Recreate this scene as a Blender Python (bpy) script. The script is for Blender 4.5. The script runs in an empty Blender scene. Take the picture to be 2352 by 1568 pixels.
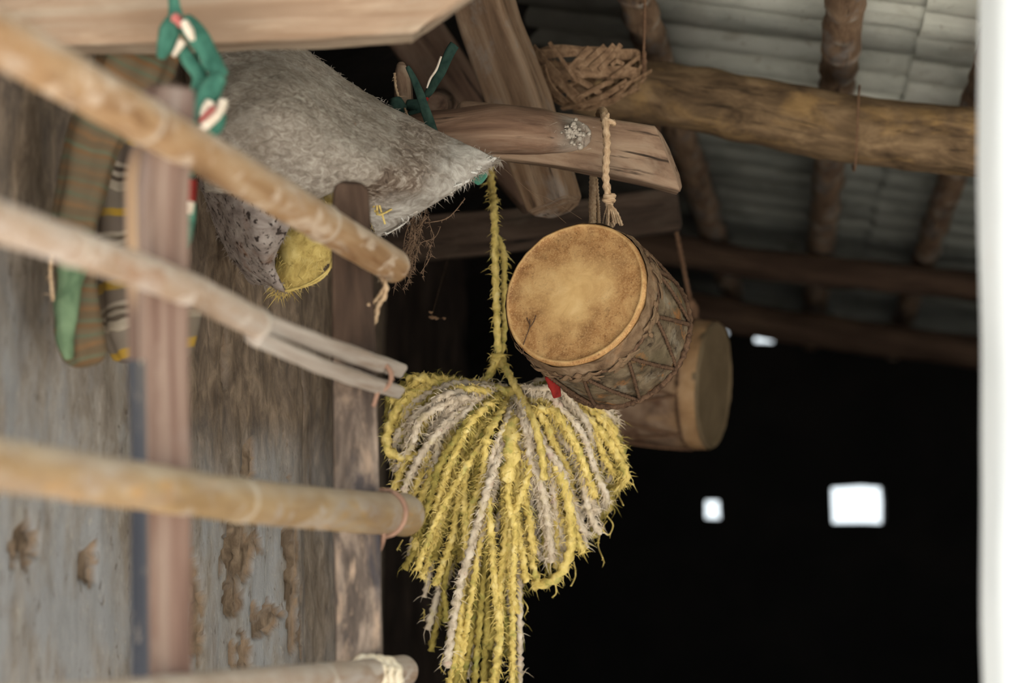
import bpy, bmesh, math, random
from mathutils import Vector, Matrix, noise
random.seed(7)
R = random.Random(11)
sc = bpy.context.scene
col = sc.collection
rad = math.radians

# ------------------------------------------------------------------ camera
F, CX, CY = 5553.0, 1176.0, 784.0          # 85 mm lens on a 36 mm sensor, 2352 px wide
CAM = Vector((0, 0, 1.6)); PITCH = rad(6.6)
cp, sp = math.cos(PITCH), math.sin(PITCH)
cd = bpy.data.cameras.new('camera'); cam = bpy.data.objects.new('camera', cd); col.objects.link(cam)
cd.lens = 85; cd.sensor_width = 36; cd.clip_start = 0.05
cam.location = CAM; cam.rotation_euler = (rad(90) + PITCH, 0, 0)
cd.dof.use_dof = True; cd.dof.focus_distance = 4.03; cd.dof.aperture_fstop = 2.6
sc.camera = cam

# ------------------------------------------------------------------ light
sc.view_settings.view_transform = 'Standard'; sc.view_settings.look = 'None'
sc.view_settings.gamma = 1.0; sc.view_settings.use_curve_mapping = False
sc.view_settings.exposure = 0.5
W = bpy.data.worlds.new('sky'); sc.world = W; W.use_nodes = True
bg = W.node_tree.nodes['Background']
bg.inputs[0].default_value = (0.86, 0.95, 1.0, 1); bg.inputs[1].default_value = 1.25
sl = bpy.data.lights.new('sun', 'SUN'); sl.energy = 14.0; sl.angle = rad(1.5); sl.color = (1, .97, .93)
so = bpy.data.objects.new('sun', sl); col.objects.link(so)
so.rotation_euler = Vector((-0.14, 0.55, -0.84)).to_track_quat('-Z', 'Y').to_euler()   # high sun over the eave: lights only the ground at the doorway

# ------------------------------------------------------------------ helpers
def c2w(x, y, d):                                   # right, up, forward of the lens -> world
    return CAM + Vector((x, d * cp - y * sp, y * cp + d * sp))
def cdir(x, y, d): return Vector((x, d * cp - y * sp, y * cp + d * sp))
def P(px, py, d): return c2w((px - CX) / F * d, (CY - py) / F * d, d)
def S(px, d): return px * d / F
FWD = cdir(0, 0, 1); RIGHT = cdir(1, 0, 0); UP = cdir(0, 1, 0)
def nz(v): return noise.noise(v)
def fbm(v, o=4):
    s = 0; a = 1
    for _ in range(o):
        s += a * noise.noise(v); v = v * 2.03; a *= .5
    return s
def sm(a, b, x):
    t = min(1, max(0, (x - a) / (b - a))) if a != b else float(x > a)
    return t * t * (3 - 2 * t)
def lerp(a, b, t): return a + (b - a) * t

class MB:
    def __init__(s): s.v = []; s.f = []; s.g = []; s.m = []; s.mi = []; s.m2 = {}
    def vert(s, co, g=(0, 0, 0), m=0.0):
        if isinstance(m, tuple): s.m2[len(s.v)] = m[1]; m = m[0]
        s.v.append(tuple(co)); s.g.append(tuple(g)); s.m.append(m); return len(s.v) - 1
    def face(s, *i, mi=0): s.f.append(i); s.mi.append(mi)
    def build(s, name, mats, parent=None, smooth=True, label=None):
        me = bpy.data.meshes.new(name)
        me.from_pydata(s.v, [], s.f)
        a = me.attributes.new('gr', 'FLOAT_VECTOR', 'POINT'); a.data.foreach_set('vector', [c for g in s.g for c in g])
        a = me.attributes.new('mask', 'FLOAT', 'POINT'); a.data.foreach_set('value', s.m)
        if s.m2:
            a = me.attributes.new('mask2', 'FLOAT', 'POINT'); a.data.foreach_set('value', [s.m2.get(i, 0.0) for i in range(len(s.v))])
        for m in (mats if isinstance(mats, (list, tuple)) else [mats]): me.materials.append(m)
        me.polygons.foreach_set('material_index', s.mi)
        me.polygons.foreach_set('use_smooth', [smooth] * len(s.f))
        bm = bmesh.new(); bm.from_mesh(me); bmesh.ops.recalc_face_normals(bm, faces=bm.faces); bm.to_mesh(me); bm.free()
        me.update()
        o = bpy.data.objects.new(name, me); col.objects.link(o)
        if parent is not None:
            o.parent = parent; o.matrix_parent_inverse = Matrix.Translation(-Vector(parent.location))
        if label: o['label'] = label
        return o

def tag(o, label, cat, group=None, kind=None):
    o['label'] = label; o['category'] = cat
    if group: o['group'] = group
    if kind: o['kind'] = kind
    return o
def thing(name, label, cat, loc, group=None):
    o = bpy.data.objects.new(name, None); o.empty_display_size = .05; col.objects.link(o); o.location = loc
    return tag(o, label, cat, group)
def struct(o): o['kind'] = 'structure'; return o

def spline(pts, step):
    """Catmull-Rom through the points (Vectors with any extra values in a tuple), resampled about every `step`."""
    out = []
    n = len(pts)
    for i in range(n - 1):
        p0, p1, p2, p3 = pts[max(i - 1, 0)], pts[i], pts[i + 1], pts[min(i + 2, n - 1)]
        L = (p2[0] - p1[0]).length
        k = max(1, int(math.ceil(L / step)))
        for j in range(k):
            t = j / k
            def cr(a, b, c, d): return .5 * ((2 * b) + (c - a) * t + (2 * a - 5 * b + 4 * c - d) * t * t + (3 * b - a - 3 * c + d) * t ** 3)
            out.append((cr(p0[0], p1[0], p2[0], p3[0]), lerp(p1[1], p2[1], t)))
    out.append(pts[-1]); return out

def circle(n): return [(math.cos(2 * math.pi * i / n), math.sin(2 * math.pi * i / n)) for i in range(n)]
def boxprof(a=1.0, b=1.0, n=6, r=.12):
    """rounded rectangle, half sizes a, b"""
    out = []
    for cx, cy, a0 in ((a - r, b - r, 0), (-a + r, b - r, 90), (-a + r, -b + r, 180), (a - r, -b + r, 270)):
        for k in range(4):
            t = rad(a0 + 90 * k / 3); out.append((cx + r * math.cos(t), cy + r * math.sin(t)))
    res = []
    for i in range(len(out)):
        x0, y0 = out[i]; x1, y1 = out[(i + 1) % len(out)]
        k = n if math.hypot(x1 - x0, y1 - y0) > r else 1
        for j in range(k): res.append((lerp(x0, x1, j / k), lerp(y0, y1, j / k)))
    return res

def sweep(mb, pts, prof, step=.01, up=None, namp=0, nfreq=20, nstretch=.25, cap=2, rfun=None, seed=0, m=0.0, shear=(0, 0), twist=0, mfun=None, mi=0, g0=0.0, capr=None, dome=.25, mifun=None):
    """pts: list of (Vector, radius or (ra, rb)); prof: unit 2D points; up: direction of the profile's second axis."""
    pts = [(Vector(p), r if isinstance(r, tuple) else (r, r)) for p, r in pts]
    class T(tuple): pass
    pp = spline([(p, Vector(r)) for p, r in pts], step) if step else [(p, Vector(r)) for p, r in pts]
    n = len(prof); N = len(pp)
    tang = [(pp[min(i + 1, N - 1)][0] - pp[max(i - 1, 0)][0]).normalized() for i in range(N)]
    u = (up or FWD).copy()
    s = 0; rings = []; frames = []
    for i, (p, r) in enumerate(pp):
        if i: s += (p - pp[i - 1][0]).length
        t = tang[i]
        y = (u - t * u.dot(t))
        y = y.normalized() if y.length > 1e-6 else t.orthogonal().normalized()
        if up is None: u = y
        x = y.cross(t); frames.append((x, y, t, s))
    total = s
    for i, (p, r) in enumerate(pp):
        x, y, t, s = frames[i]; ring = []
        for k, (a, b) in enumerate(prof):
            ra, rb = r
            sc_ = rfun(s, k / n, total) if rfun else 1.0
            if twist:
                ca, sa = math.cos(twist * s), math.sin(twist * s); a2, b2 = a * ca - b * sa, a * sa + b * ca
            else: a2, b2 = a, b
            g = Vector((a2 * ra, b2 * rb, s + g0))
            q = p + x * (a2 * ra * sc_) + y * (b2 * rb * sc_)
            if namp:
                d = fbm(Vector((g.x * nfreq + seed, g.y * nfreq + seed * 2.3, s * nfreq * nstretch)), 3)
                q += (x * a2 + y * b2).normalized() * d * namp
            if shear[0] and i < N: q += t * (shear[0] * a * (1 - i / (N - 1)) )
            if shear[1]: q += t * (shear[1] * a * (i / (N - 1)) ** 6)
            ring.append(mb.vert(q, g, mfun(s, k / n, total) if mfun else m))
        rings.append(ring)
    for i in range(N - 1):
        for k in range(n):
            mb.face(rings[i][k], rings[i][(k + 1) % n], rings[i + 1][(k + 1) % n], rings[i + 1][k], mi=mifun(frames[i][3], (k + .5) / n) if mifun else mi)
    if cap:
        for end, sgn in ((0, -1), (N - 1, 1)):
            if cap == 3 and end == 0: continue
            x, y, t, s = frames[end]; ring = rings[end]
            cen = sum((Vector(mb.v[i]) for i in ring), Vector()) / n
            prev = ring
            for q, dz in ((.8, .55), (.45, .9)):
                nr = []
                for i in ring:
                    v = cen + (Vector(mb.v[i]) - cen) * q + t * sgn * dz * dome * min(pp[end][1])
                    g = mb.g[i]
                    nr.append(mb.vert(v, (g[0] * q, g[1] * q, g[2] + 1.7), mb.m[i]))
                for k in range(n): mb.face(prev[k], prev[(k + 1) % n], nr[(k + 1) % n], nr[k], mi=mi)
                prev = nr
            c = mb.vert(cen + t * sgn * dome * min(pp[end][1]), (0, 0, s + 1.7), m)
            for k in range(n): mb.face(prev[k], prev[(k + 1) % n], c, mi=mi)
    return rings

def cord(mb, pts, r, lobes=2, pitch=None, step=None, n=8, m=0.0, mi=0, amp=.28, fuzz=0, flen=.01, fw=.0005, rng=R, g0=0.0, wob=0):
    """a twisted cord with optional stray fibres"""
    pitch = pitch or r * 7
    step = step or r * 1.1
    rf = lambda s, k, T: 1 + amp * math.cos(lobes * (2 * math.pi * k - 2 * math.pi * s / pitch))
    rr = sweep(mb, [(p, r) for p in pts], circle(n), step=step, cap=2, rfun=rf, m=m, mi=mi, g0=g0, namp=wob, nfreq=140, nstretch=.6)
    if fuzz:
        for _ in range(fuzz):
            ring = rng.choice(rr); a = Vector(mb.v[rng.choice(ring)])
            c = sum((Vector(mb.v[i]) for i in ring), Vector()) / len(ring)
            d = ((a - c).normalized() + Vector((rng.gauss(0, .8), rng.gauss(0, .8), rng.gauss(0, .8) - .35))).normalized()
            hair(mb, a, d, flen * rng.choice((.35, .6, .9, 1.2, 1.6)) * rng.uniform(.7, 1.1), fw, m, mi, rng)
    return rr

def hair(mb, a, d, L, w, m=0.0, mi=0, rng=R, droop=.4):
    b = d.cross(FWD); b = (b.normalized() if b.length > 1e-4 else RIGHT) * w
    p1 = a + d * L * .5 + Vector((0, 0, -L * droop * .2)); p2 = a + d * L + Vector((rng.gauss(0, L * .2), rng.gauss(0, L * .2), -L * droop))
    g = (a.x, a.y, a.z)
    i = [mb.vert(a - b, g, m), mb.vert(a + b, g, m), mb.vert(p1 + b * .8, g, m), mb.vert(p1 - b * .8, g, m), mb.vert(p2, g, m)]
    mb.face(i[0], i[1], i[2], i[3], mi=mi); mb.face(i[3], i[2], i[4], mi=mi)

def patch(mb, net, nu=40, nv=40, thick=.006, namp=.003, nfreq=25, mfun=None, mi=0, seed=0):
    """closed thick sheet through a net of (px, py, depth) control points"""
    rows = [[P(*c) for c in r] for r in net]
    def cr(p, t):
        n = len(p); x = t * (n - 1); i = min(int(x), n - 2); t = x - i
        a, b, c, d = p[max(i - 1, 0)], p[i], p[i + 1], p[min(i + 2, n - 1)]
        return .5 * ((2 * b) + (c - a) * t + (2 * a - 5 * b + 4 * c - d) * t * t + (3 * b - a - 3 * c + d) * t ** 3)
    G = [[cr([cr(r, u / nu) for r in rows], v / nv) for u in range(nu + 1)] for v in range(nv + 1)]
    ids = [[], []]
    for v in range(nv + 1):
        for side in (0, 1): ids[side].append([])
        for u in range(nu + 1):
            du = G[v][min(u + 1, nu)] - G[v][max(u - 1, 0)]; dv = G[min(v + 1, nv)][u] - G[max(v - 1, 0)][u]
            n = du.cross(dv); n = n.normalized() if n.length > 1e-9 else -FWD
            if n.dot(FWD) > 0: n = -n
            p = G[v][u]; g = Vector((u / nu, v / nv, 0)); gg = Vector((p.x, p.z, p.y))
            d = fbm(p * nfreq + Vector((seed, 0, 0)), 4) * namp
            m = mfun(u / nu, v / nv) if mfun else 0.0
            e = 1.0
            for t in (u / nu, v / nv, 1 - u / nu, 1 - v / nv): e = min(e, sm(-.02, .05, t))
            ids[0][v].append(mb.vert(p + n * (d + thick * .5 * e), gg, m)); ids[1][v].append(mb.vert(p + n * (d - thick * .5 * e), gg, m))
    for v in range(nv):
        for u in range(nu):
            for s in (0, 1):
                q = ids[s]; mb.face(q[v][u], q[v][u + 1], q[v + 1][u + 1], q[v + 1][u], mi=mi)
    edge = [(0, u) for u in range(nu)] + [(v, nu) for v in range(nv)] + [(nv, u) for u in range(nu, 0, -1)] + [(v, 0) for v in range(nv, 0, -1)]
    for i in range(len(edge)):
        a, b = edge[i], edge[(i + 1) % len(edge)]
        mb.face(ids[0][a[0]][a[1]], ids[0][b[0]][b[1]], ids[1][b[0]][b[1]], ids[1][a[0]][a[1]], mi=mi)
    return G

def quad_box(mb, a, b):
    (x0, y0, z0), (x1, y1, z1) = a, b
    v = [mb.vert((x, y, z), (x, y, z)) for x in (x0, x1) for y in (y0, y1) for z in (z0, z1)]
    for f in ((0, 1, 3, 2), (4, 6, 7, 5), (0, 4, 5, 1), (2, 3, 7, 6), (0, 2, 6, 4), (1, 5, 7, 3)): mb.face(*[v[i] for i in f])

# ------------------------------------------------------------------ materials
def srgb(r, g, b):
    f = lambda c: ((c / 255 + .055) / 1.055) ** 2.4 if c > 10 else c / 255 / 12.92
    return (f(r), f(g), f(b), 1)
def mat(name, stops, scale=(30, 30, 4), detail=6, rough=.9, bump=.35, bscale=None, layers=(), maskcol=None, bdist=.004, rngdist=0.6, mask2=None):
    """stops: [(pos, srgb)] along a noise in the object's own grain coordinates; layers: (colour, scale, lo, hi, strength)"""
    m = bpy.data.materials.new(name); m.use_nodes = True; nt = m.node_tree; N = nt.nodes; L = nt.links
    b = N['Principled BSDF']; b.inputs['Roughness'].default_value = rough
    b.inputs['Specular IOR Level'].default_value = .2
    at = N.new('ShaderNodeAttribute'); at.attribute_name = 'gr'
    def nse(scale, detail=6, dist=0.0, w=0.0):
        mp = N.new('ShaderNodeMapping'); mp.inputs['Scale'].default_value = scale; mp.inputs['Location'].default_value = (w, w * 1.7, w * .6)
        L.new(at.outputs['Vector'], mp.inputs['Vector'])
        n = N.new('ShaderNodeTexNoise'); n.inputs['Scale'].default_value = 1; n.inputs['Detail'].default_value = detail; n.inputs['Roughness'].default_value = .62
        n.inputs['Distortion'].default_value = dist
        L.new(mp.outputs[0], n.inputs['Vector']); return n.outputs['Fac']
    base = nse(scale, detail, rngdist)
    cr = N.new('ShaderNodeValToRGB')
    els = cr.color_ramp.elements
    while len(els) < len(stops): els.new(.5)
    for e, (p, c) in zip(els, stops): e.position = p; e.color = srgb(*c)
    L.new(base, cr.inputs[0]); cur = cr.outputs[0]
    for i, (c, s, lo, hi, st) in enumerate(layers):
        nn = nse(s, 5, .4, 3.1 + i * 5.3)
        mr = N.new('ShaderNodeMapRange'); mr.inputs[1].default_value = lo; mr.inputs[2].default_value = hi; mr.inputs[3].default_value = 0; mr.inputs[4].default_value = st
        L.new(nn, mr.inputs[0])
        mx = N.new('ShaderNodeMix'); mx.data_type = 'RGBA'
        L.new(mr.outputs[0], mx.inputs[0]); L.new(cur, mx.inputs[6]); mx.inputs[7].default_value = srgb(*c); cur = mx.outputs[2]
    if maskcol:
        ma = N.new('ShaderNodeAttribute'); ma.attribute_name = 'mask'
        crm = N.new('ShaderNodeValToRGB'); e = crm.color_ramp.elements
        mx = N.new('ShaderNodeMix'); mx.data_type = 'RGBA'
        L.new(ma.outputs['Fac'], mx.inputs[0]); L.new(cur, mx.inputs[6])
        if isinstance(maskcol[0], tuple):        # a second ramp on the same noise
            while len(e) < len(maskcol): e.new(.5)
            for k, c in enumerate(maskcol): e[k].position = .33 + .35 * k / max(1, len(maskcol) - 1); e[k].color = srgb(*c)
            L.new(base, crm.inputs[0]); L.new(crm.outputs[0], mx.inputs[7])
        else: mx.inputs[7].default_value = srgb(*maskcol)
        cur = mx.outputs[2]
    if mask2:
        ma = N.new('ShaderNodeAttribute'); ma.attribute_name = 'mask2'
        n2 = nse(mask2[1], 6, .8, 21.0)
        c2 = N.new('ShaderNodeValToRGB'); e = c2.color_ramp.elements; e[0].position = .35; e[1].position = .65; e[0].color = srgb(*mask2[0][0]); e[1].color = srgb(*mask2[0][1])
        L.new(n2, c2.inputs[0])
        mx = N.new('ShaderNodeMix'); mx.data_type = 'RGBA'
        L.new(ma.outputs['Fac'], mx.inputs[0]); L.new(cur, mx.inputs[6]); L.new(c2.outputs[0], mx.inputs[7]); cur = mx.outputs[2]
    L.new(cur, b.inputs['Base Color'])
    if bump:
        bn = nse(bscale or tuple(x * 1.5 for x in scale), 8, .5, 9.7)
        bp = N.new('ShaderNodeBump'); bp.inputs['Strength'].default_value = bump; bp.inputs['Distance'].default_value = bdist
        L.new(bn, bp.inputs['Height']); L.new(bp.outputs[0], b.inputs['Normal'])
    return m

M = {}
M['bamboo'] = mat('bamboo', [(.3, (116, 86, 60)), (.5, (151, 121, 90)), (.7, (167, 143, 116))], (28, 28, 5), rough=.6, bump=.15,
                  layers=[((190, 172, 154), (20, 20, 14), .55, .62, .75), ((112, 82, 56), (34, 34, 9), .58, .66, .6), ((180, 167, 155), (30, 30, 7), .56, .70, .75), ((123, 84, 51), (60, 60, 2), .60, .72, .6)], maskcol=(185, 172, 158))
M['bamboo_grey'] = mat('bamboo_grey', [(.3, (123, 99, 77)), (.5, (157, 136, 118)), (.7, (171, 160, 151))], (28, 28, 5), rough=.65, bump=.15,
                  layers=[((196, 186, 178), (20, 20, 14), .55, .62, .75), ((140, 104, 78), (34, 34, 9), .58, .66, .6), ((181, 172, 167), (26, 26, 6), .5, .66, .8), ((132, 97, 70), (60, 60, 2), .60, .75, .5)], maskcol=(187, 178, 169))
M['bamboo_end'] = mat('bamboo_end', [(.3, (132, 116, 104)), (.5, (164, 153, 144)), (.7, (180, 172, 165))], (60, 60, 3), rough=.75, bump=.3,
                  layers=[((132, 104, 84), (90, 90, 2), .56, .7, .6)], maskcol=(187, 178, 169))
M['bamboo_gold'] = mat('bamboo_gold', [(.3, (125, 100, 69)), (.5, (153, 128, 95)), (.7, (167, 148, 121))], (26, 26, 3.5), rough=.6, bump=.15,
                  layers=[((168, 156, 144), (20, 20, 14), .55, .62, .75), ((176, 136, 84), (34, 34, 9), .58, .66, .6), ((153, 141, 130), (22, 22, 6), .52, .66, .8), ((132, 113, 99), (12, 12, 3), .5, .6, .5)], maskcol=(183, 172, 157))
M['post'] = mat('post_wood', [(.3, (73, 53, 46)), (.46, (113, 90, 80)), (.6, (132, 112, 101)), (.72, (153, 138, 128))], (30, 30, 1.6), rough=.9, bump=.5,
                layers=[((164, 147, 134), (26, 26, 4), .57, .7, .6), ((73, 50, 43), (48, 48, 1.6), .56, .68, .8), ((140, 130, 128), (8, 8, 2.5), .5, .65, .5)], maskcol=((140, 110, 86), (186, 156, 125), (201, 175, 149)))
M['post_side'] = mat('post_side_grain', [(.3, (46, 48, 56)), (.5, (66, 69, 78)), (.7, (100, 95, 90))], (50, 50, 2), layers=[((196, 180, 160), (30, 30, 18), .62, .68, .9)])  # shaded left face of the post, blue-grey shadow put into the colour
M['post2'] = mat('post_dark', [(.34, (50, 44, 42)), (.48, (96, 85, 78)), (.64, (164, 146, 132))], (20, 20, 5), rough=.9, bump=.5,
                 layers=[((176, 152, 132), (30, 30, 9), .53, .66, .8), ((56, 56, 64), (18, 18, 5), .52, .62, .8)], maskcol=((46, 36, 30), (72, 56, 46), (92, 74, 62)))
M['beam_pale'] = mat('beam_pale', [(.3, (97, 82, 68)), (.5, (139, 122, 106)), (.7, (158, 143, 127))], (50, 50, 2.5), rough=.9, bump=.35,
                     layers=[((108, 88, 70), (9, 9, 4), .52, .64, .65), ((92, 72, 56), (60, 60, 8), .58, .66, .5), ((188, 171, 150), (22, 22, 5), .55, .7, .6), ((97, 73, 54), (36, 36, 3), .60, .75, .5)], maskcol=((162, 130, 106), (174, 144, 120), (179, 162, 143)))
def woodm(name, a, b, c, dust=None, sc_=(34, 34, 4), ds=.6, bump=.6):
    return mat(name, [(.32, a), (.5, b), (.68, c)], sc_, rough=.95, bump=bump, layers=([(dust, (16, 16, 8), .52, .68, ds)] if dust else []) + [(tuple(int(x * .45) for x in a), (70, 70, 5), .60, .68, .85), (tuple(int(x * .3) for x in a), (120, 120, 3), .66, .70, .9)], maskcol=((130, 122, 111), (171, 164, 155), (186, 181, 172)))
M['log'] = woodm('log_brown', (74, 55, 45), (112, 88, 72), (140, 116, 98), (134, 114, 98), ds=.8)
M['log2'] = woodm('log_tan', (96, 76, 62), (132, 108, 90), (156, 134, 114), (152, 134, 116), sc_=(30, 30, 7), ds=.8)
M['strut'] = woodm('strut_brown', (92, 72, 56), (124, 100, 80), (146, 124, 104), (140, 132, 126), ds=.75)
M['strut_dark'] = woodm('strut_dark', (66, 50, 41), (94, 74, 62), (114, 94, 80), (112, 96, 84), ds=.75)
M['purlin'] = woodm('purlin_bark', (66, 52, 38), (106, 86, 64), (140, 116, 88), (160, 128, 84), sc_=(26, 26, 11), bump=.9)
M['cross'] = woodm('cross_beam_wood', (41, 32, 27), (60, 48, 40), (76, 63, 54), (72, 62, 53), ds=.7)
M['purlin_dark'] = woodm('purlin_soot', (46, 34, 27), (70, 54, 44), (87, 70, 56), (76, 60, 48))  # darker brown for the two deeper logs
M['rafter'] = woodm('rafter_bamboo', (92, 72, 58), (126, 102, 82), (152, 128, 106), (136, 132, 130), sc_=(30, 30, 6), ds=.8)
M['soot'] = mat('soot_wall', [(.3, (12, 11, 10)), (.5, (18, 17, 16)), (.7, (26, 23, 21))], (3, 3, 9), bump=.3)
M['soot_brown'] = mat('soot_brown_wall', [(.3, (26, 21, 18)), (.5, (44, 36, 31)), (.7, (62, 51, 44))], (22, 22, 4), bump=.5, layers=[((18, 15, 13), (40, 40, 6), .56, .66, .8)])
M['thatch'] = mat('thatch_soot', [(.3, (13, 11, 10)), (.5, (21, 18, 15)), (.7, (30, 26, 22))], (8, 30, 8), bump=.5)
M['earth'] = mat('earth_floor', [(.3, (40, 34, 30)), (.6, (60, 52, 44))], (2, 2, 2), bump=.2)
M['ground'] = mat('sandy_ground', [(.3, (174, 168, 158)), (.6, (198, 192, 182))], (1.2, 1.2, 1.2), bump=.2)
M['white'] = mat('whitewash', [(.3, (206, 212, 216)), (.6, (222, 227, 231))], (12, 12, 3), bump=.25, rough=.85, layers=[((212, 204, 200), (10, 10, 6), .6, .72, .5)])
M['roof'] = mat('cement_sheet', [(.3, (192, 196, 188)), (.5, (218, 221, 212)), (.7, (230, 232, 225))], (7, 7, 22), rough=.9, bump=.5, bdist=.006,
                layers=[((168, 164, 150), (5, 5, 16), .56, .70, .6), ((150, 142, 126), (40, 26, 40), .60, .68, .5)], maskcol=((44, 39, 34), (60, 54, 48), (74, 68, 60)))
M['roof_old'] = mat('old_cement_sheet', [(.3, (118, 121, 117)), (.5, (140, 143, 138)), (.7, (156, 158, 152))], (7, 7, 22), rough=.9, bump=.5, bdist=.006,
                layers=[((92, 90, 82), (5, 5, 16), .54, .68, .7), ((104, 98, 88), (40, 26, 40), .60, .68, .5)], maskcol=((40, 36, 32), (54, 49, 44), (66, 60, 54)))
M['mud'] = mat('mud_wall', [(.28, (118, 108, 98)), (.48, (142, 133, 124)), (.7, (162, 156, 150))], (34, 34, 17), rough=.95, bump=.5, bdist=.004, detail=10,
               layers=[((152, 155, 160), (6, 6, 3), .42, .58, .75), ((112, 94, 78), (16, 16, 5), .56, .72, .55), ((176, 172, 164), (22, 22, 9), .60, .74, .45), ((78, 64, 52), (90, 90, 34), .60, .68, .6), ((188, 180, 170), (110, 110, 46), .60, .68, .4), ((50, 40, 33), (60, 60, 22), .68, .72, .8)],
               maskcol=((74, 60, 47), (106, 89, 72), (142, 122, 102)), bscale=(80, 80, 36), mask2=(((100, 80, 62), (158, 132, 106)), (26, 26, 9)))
M['skin'] = mat('drum_skin', [(.30, (124, 86, 52)), (.45, (164, 120, 76)), (.6, (188, 147, 98)), (.75, (206, 168, 118))], (26, 26, 26), rough=.62, bump=.2, bdist=.002, detail=10,
                layers=[((116, 80, 52), (10, 10, 10), .50, .66, .6), ((206, 168, 118), (330, 330, 330), .50, .62, .55), ((100, 68, 44), (220, 220, 220), .57, .66, .6), ((104, 72, 48), (40, 40, 40), .60, .70, .5)], maskcol=((202, 162, 108), (218, 180, 124), (228, 194, 140)))
M['hide'] = mat('drum_hide', [(.3, (58, 47, 37)), (.48, (98, 84, 66)), (.7, (132, 116, 94))], (30, 30, 30), rough=.85, bump=.9, detail=10,
                layers=[((140, 130, 114), (22, 22, 22), .54, .64, .6), ((146, 100, 58), (26, 26, 26), .57, .65, .85), ((42, 32, 25), (44, 44, 44), .56, .66, .85), ((86, 78, 58), (14, 14, 14), .52, .62, .5)], maskcol=((84, 62, 46), (128, 102, 78), (162, 136, 110)))
M['lace'] = mat('drum_lace', [(.3, (58, 42, 32)), (.6, (104, 80, 62))], (120, 120, 120), bump=.4)
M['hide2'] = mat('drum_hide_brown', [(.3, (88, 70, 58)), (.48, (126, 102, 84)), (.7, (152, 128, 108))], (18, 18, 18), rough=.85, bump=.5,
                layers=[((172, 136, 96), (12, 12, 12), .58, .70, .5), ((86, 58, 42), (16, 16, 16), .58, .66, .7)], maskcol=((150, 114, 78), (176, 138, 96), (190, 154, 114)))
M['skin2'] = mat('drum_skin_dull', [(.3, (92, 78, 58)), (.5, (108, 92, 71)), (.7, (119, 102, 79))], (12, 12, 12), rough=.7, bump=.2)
M['rope'] = mat('rope_pale', [(.3, (150, 120, 92)), (.5, (184, 156, 126)), (.7, (204, 180, 152))], (200, 200, 90), bump=.5)
M['rope_brown'] = mat('rope_brown', [(.3, (88, 66, 52)), (.6, (128, 98, 76))], (200, 200, 90), bump=.4)
M['wire'] = mat('copper_tie', [(.3, (140, 108, 92)), (.6, (166, 132, 114))], (90, 90, 40), bump=.2)
M['rope_white'] = mat('rope_cream', [(.3, (206, 186, 158)), (.6, (240, 230, 208))], (200, 200, 90), bump=.4)
M['yellow'] = mat('yarn_yellow', [(.28, (160, 140, 80)), (.42, (208, 184, 104)), (.56, (232, 208, 130)), (.72, (242, 226, 166))], (45, 45, 45), rough=.95, bump=.5,
                  layers=[((142, 150, 78), (20, 20, 20), .56, .68, .6), ((128, 108, 56), (16, 16, 16), .60, .72, .6)])
M['olive'] = mat('yarn_olive', [(.28, (110, 98, 48)), (.5, (160, 142, 74)), (.72, (196, 178, 104))], (45, 45, 45), rough=.95, bump=.5, layers=[((112, 128, 66), (20, 20, 20), .54, .66, .6)])
M['greyyarn'] = mat('yarn_grey', [(.28, (160, 144, 124)), (.48, (208, 192, 170)), (.7, (234, 222, 204))], (50, 50, 50), rough=.95, bump=.5,
                    layers=[((196, 156, 150), (24, 24, 24), .60, .70, .6), ((196, 180, 112), (18, 18, 18), .56, .68, .5)])
M['straw'] = mat('straw_yellow', [(.3, (156, 132, 72)), (.5, (196, 172, 104)), (.7, (216, 196, 130))], (60, 60, 60), rough=.9, bump=.5, layers=[((96, 74, 34), (30, 30, 30), .6, .72, .7)])
M['sack'] = mat('sack_felt', [(.30, (112, 103, 94)), (.45, (140, 130, 120)), (.58, (164, 155, 145)), (.72, (186, 180, 170))], (70, 110, 70), rough=1, bump=.6, bdist=.003, detail=10, rngdist=1.0,
                layers=[((118, 106, 94), (10, 10, 10), .48, .66, .6), ((168, 120, 80), (24, 24, 24), .71, .76, .5), ((178, 172, 164), (14, 22, 14), .54, .68, .4)], maskcol=((58, 44, 36), (104, 88, 76), (166, 156, 146)),
                mask2=(((112, 104, 96), (186, 182, 176)), (30, 50, 30)))
M['sackrim'] = mat('sack_cobweb', [(.3, (140, 130, 120)), (.5, (188, 184, 178)), (.7, (216, 216, 212))], (40, 60, 40), rough=1, bump=.8, layers=[((150, 130, 108), (18, 18, 18), .56, .68, .6)])
M['pouch'] = mat('sack_weave', [(.30, (112, 100, 95)), (.5, (150, 138, 132)), (.7, (176, 166, 160))], (30, 50, 30), rough=1, bump=.6,
                 layers=[((46, 36, 32), (130, 80, 130), .565, .60, .95), ((126, 88, 60), (14, 14, 14), .6, .7, .6)])
M['cane'] = mat('split_cane', [(.3, (92, 70, 52)), (.5, (132, 104, 80)), (.7, (158, 130, 104))], (60, 60, 60), rough=.8, bump=.3)
M['web'] = mat('dry_vine', [(.3, (84, 66, 52)), (.6, (118, 96, 78))], (90, 90, 90), bump=.3)
M['cotton'] = mat('cobweb_lump', [(.3, (138, 126, 114)), (.6, (186, 177, 166))], (60, 60, 60), bump=.6)
M['teal'] = mat('cloth_teal', [(.3, (40, 82, 70)), (.5, (66, 116, 100)), (.7, (98, 148, 130))], (20, 20, 20), rough=.9, bump=.15)
M['cream'] = mat('cloth_cream', [(.3, (206, 190, 172)), (.6, (236, 224, 208))], (40, 40, 40), bump=.2)
M['pink'] = mat('cloth_pink', [(.3, (168, 84, 84)), (.6, (200, 124, 118))], (40, 40, 40), bump=.2)
M['red'] = mat('cloth_red', [(.3, (104, 24, 22)), (.6, (148, 42, 36))], (40, 40, 40), bump=.3)
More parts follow.
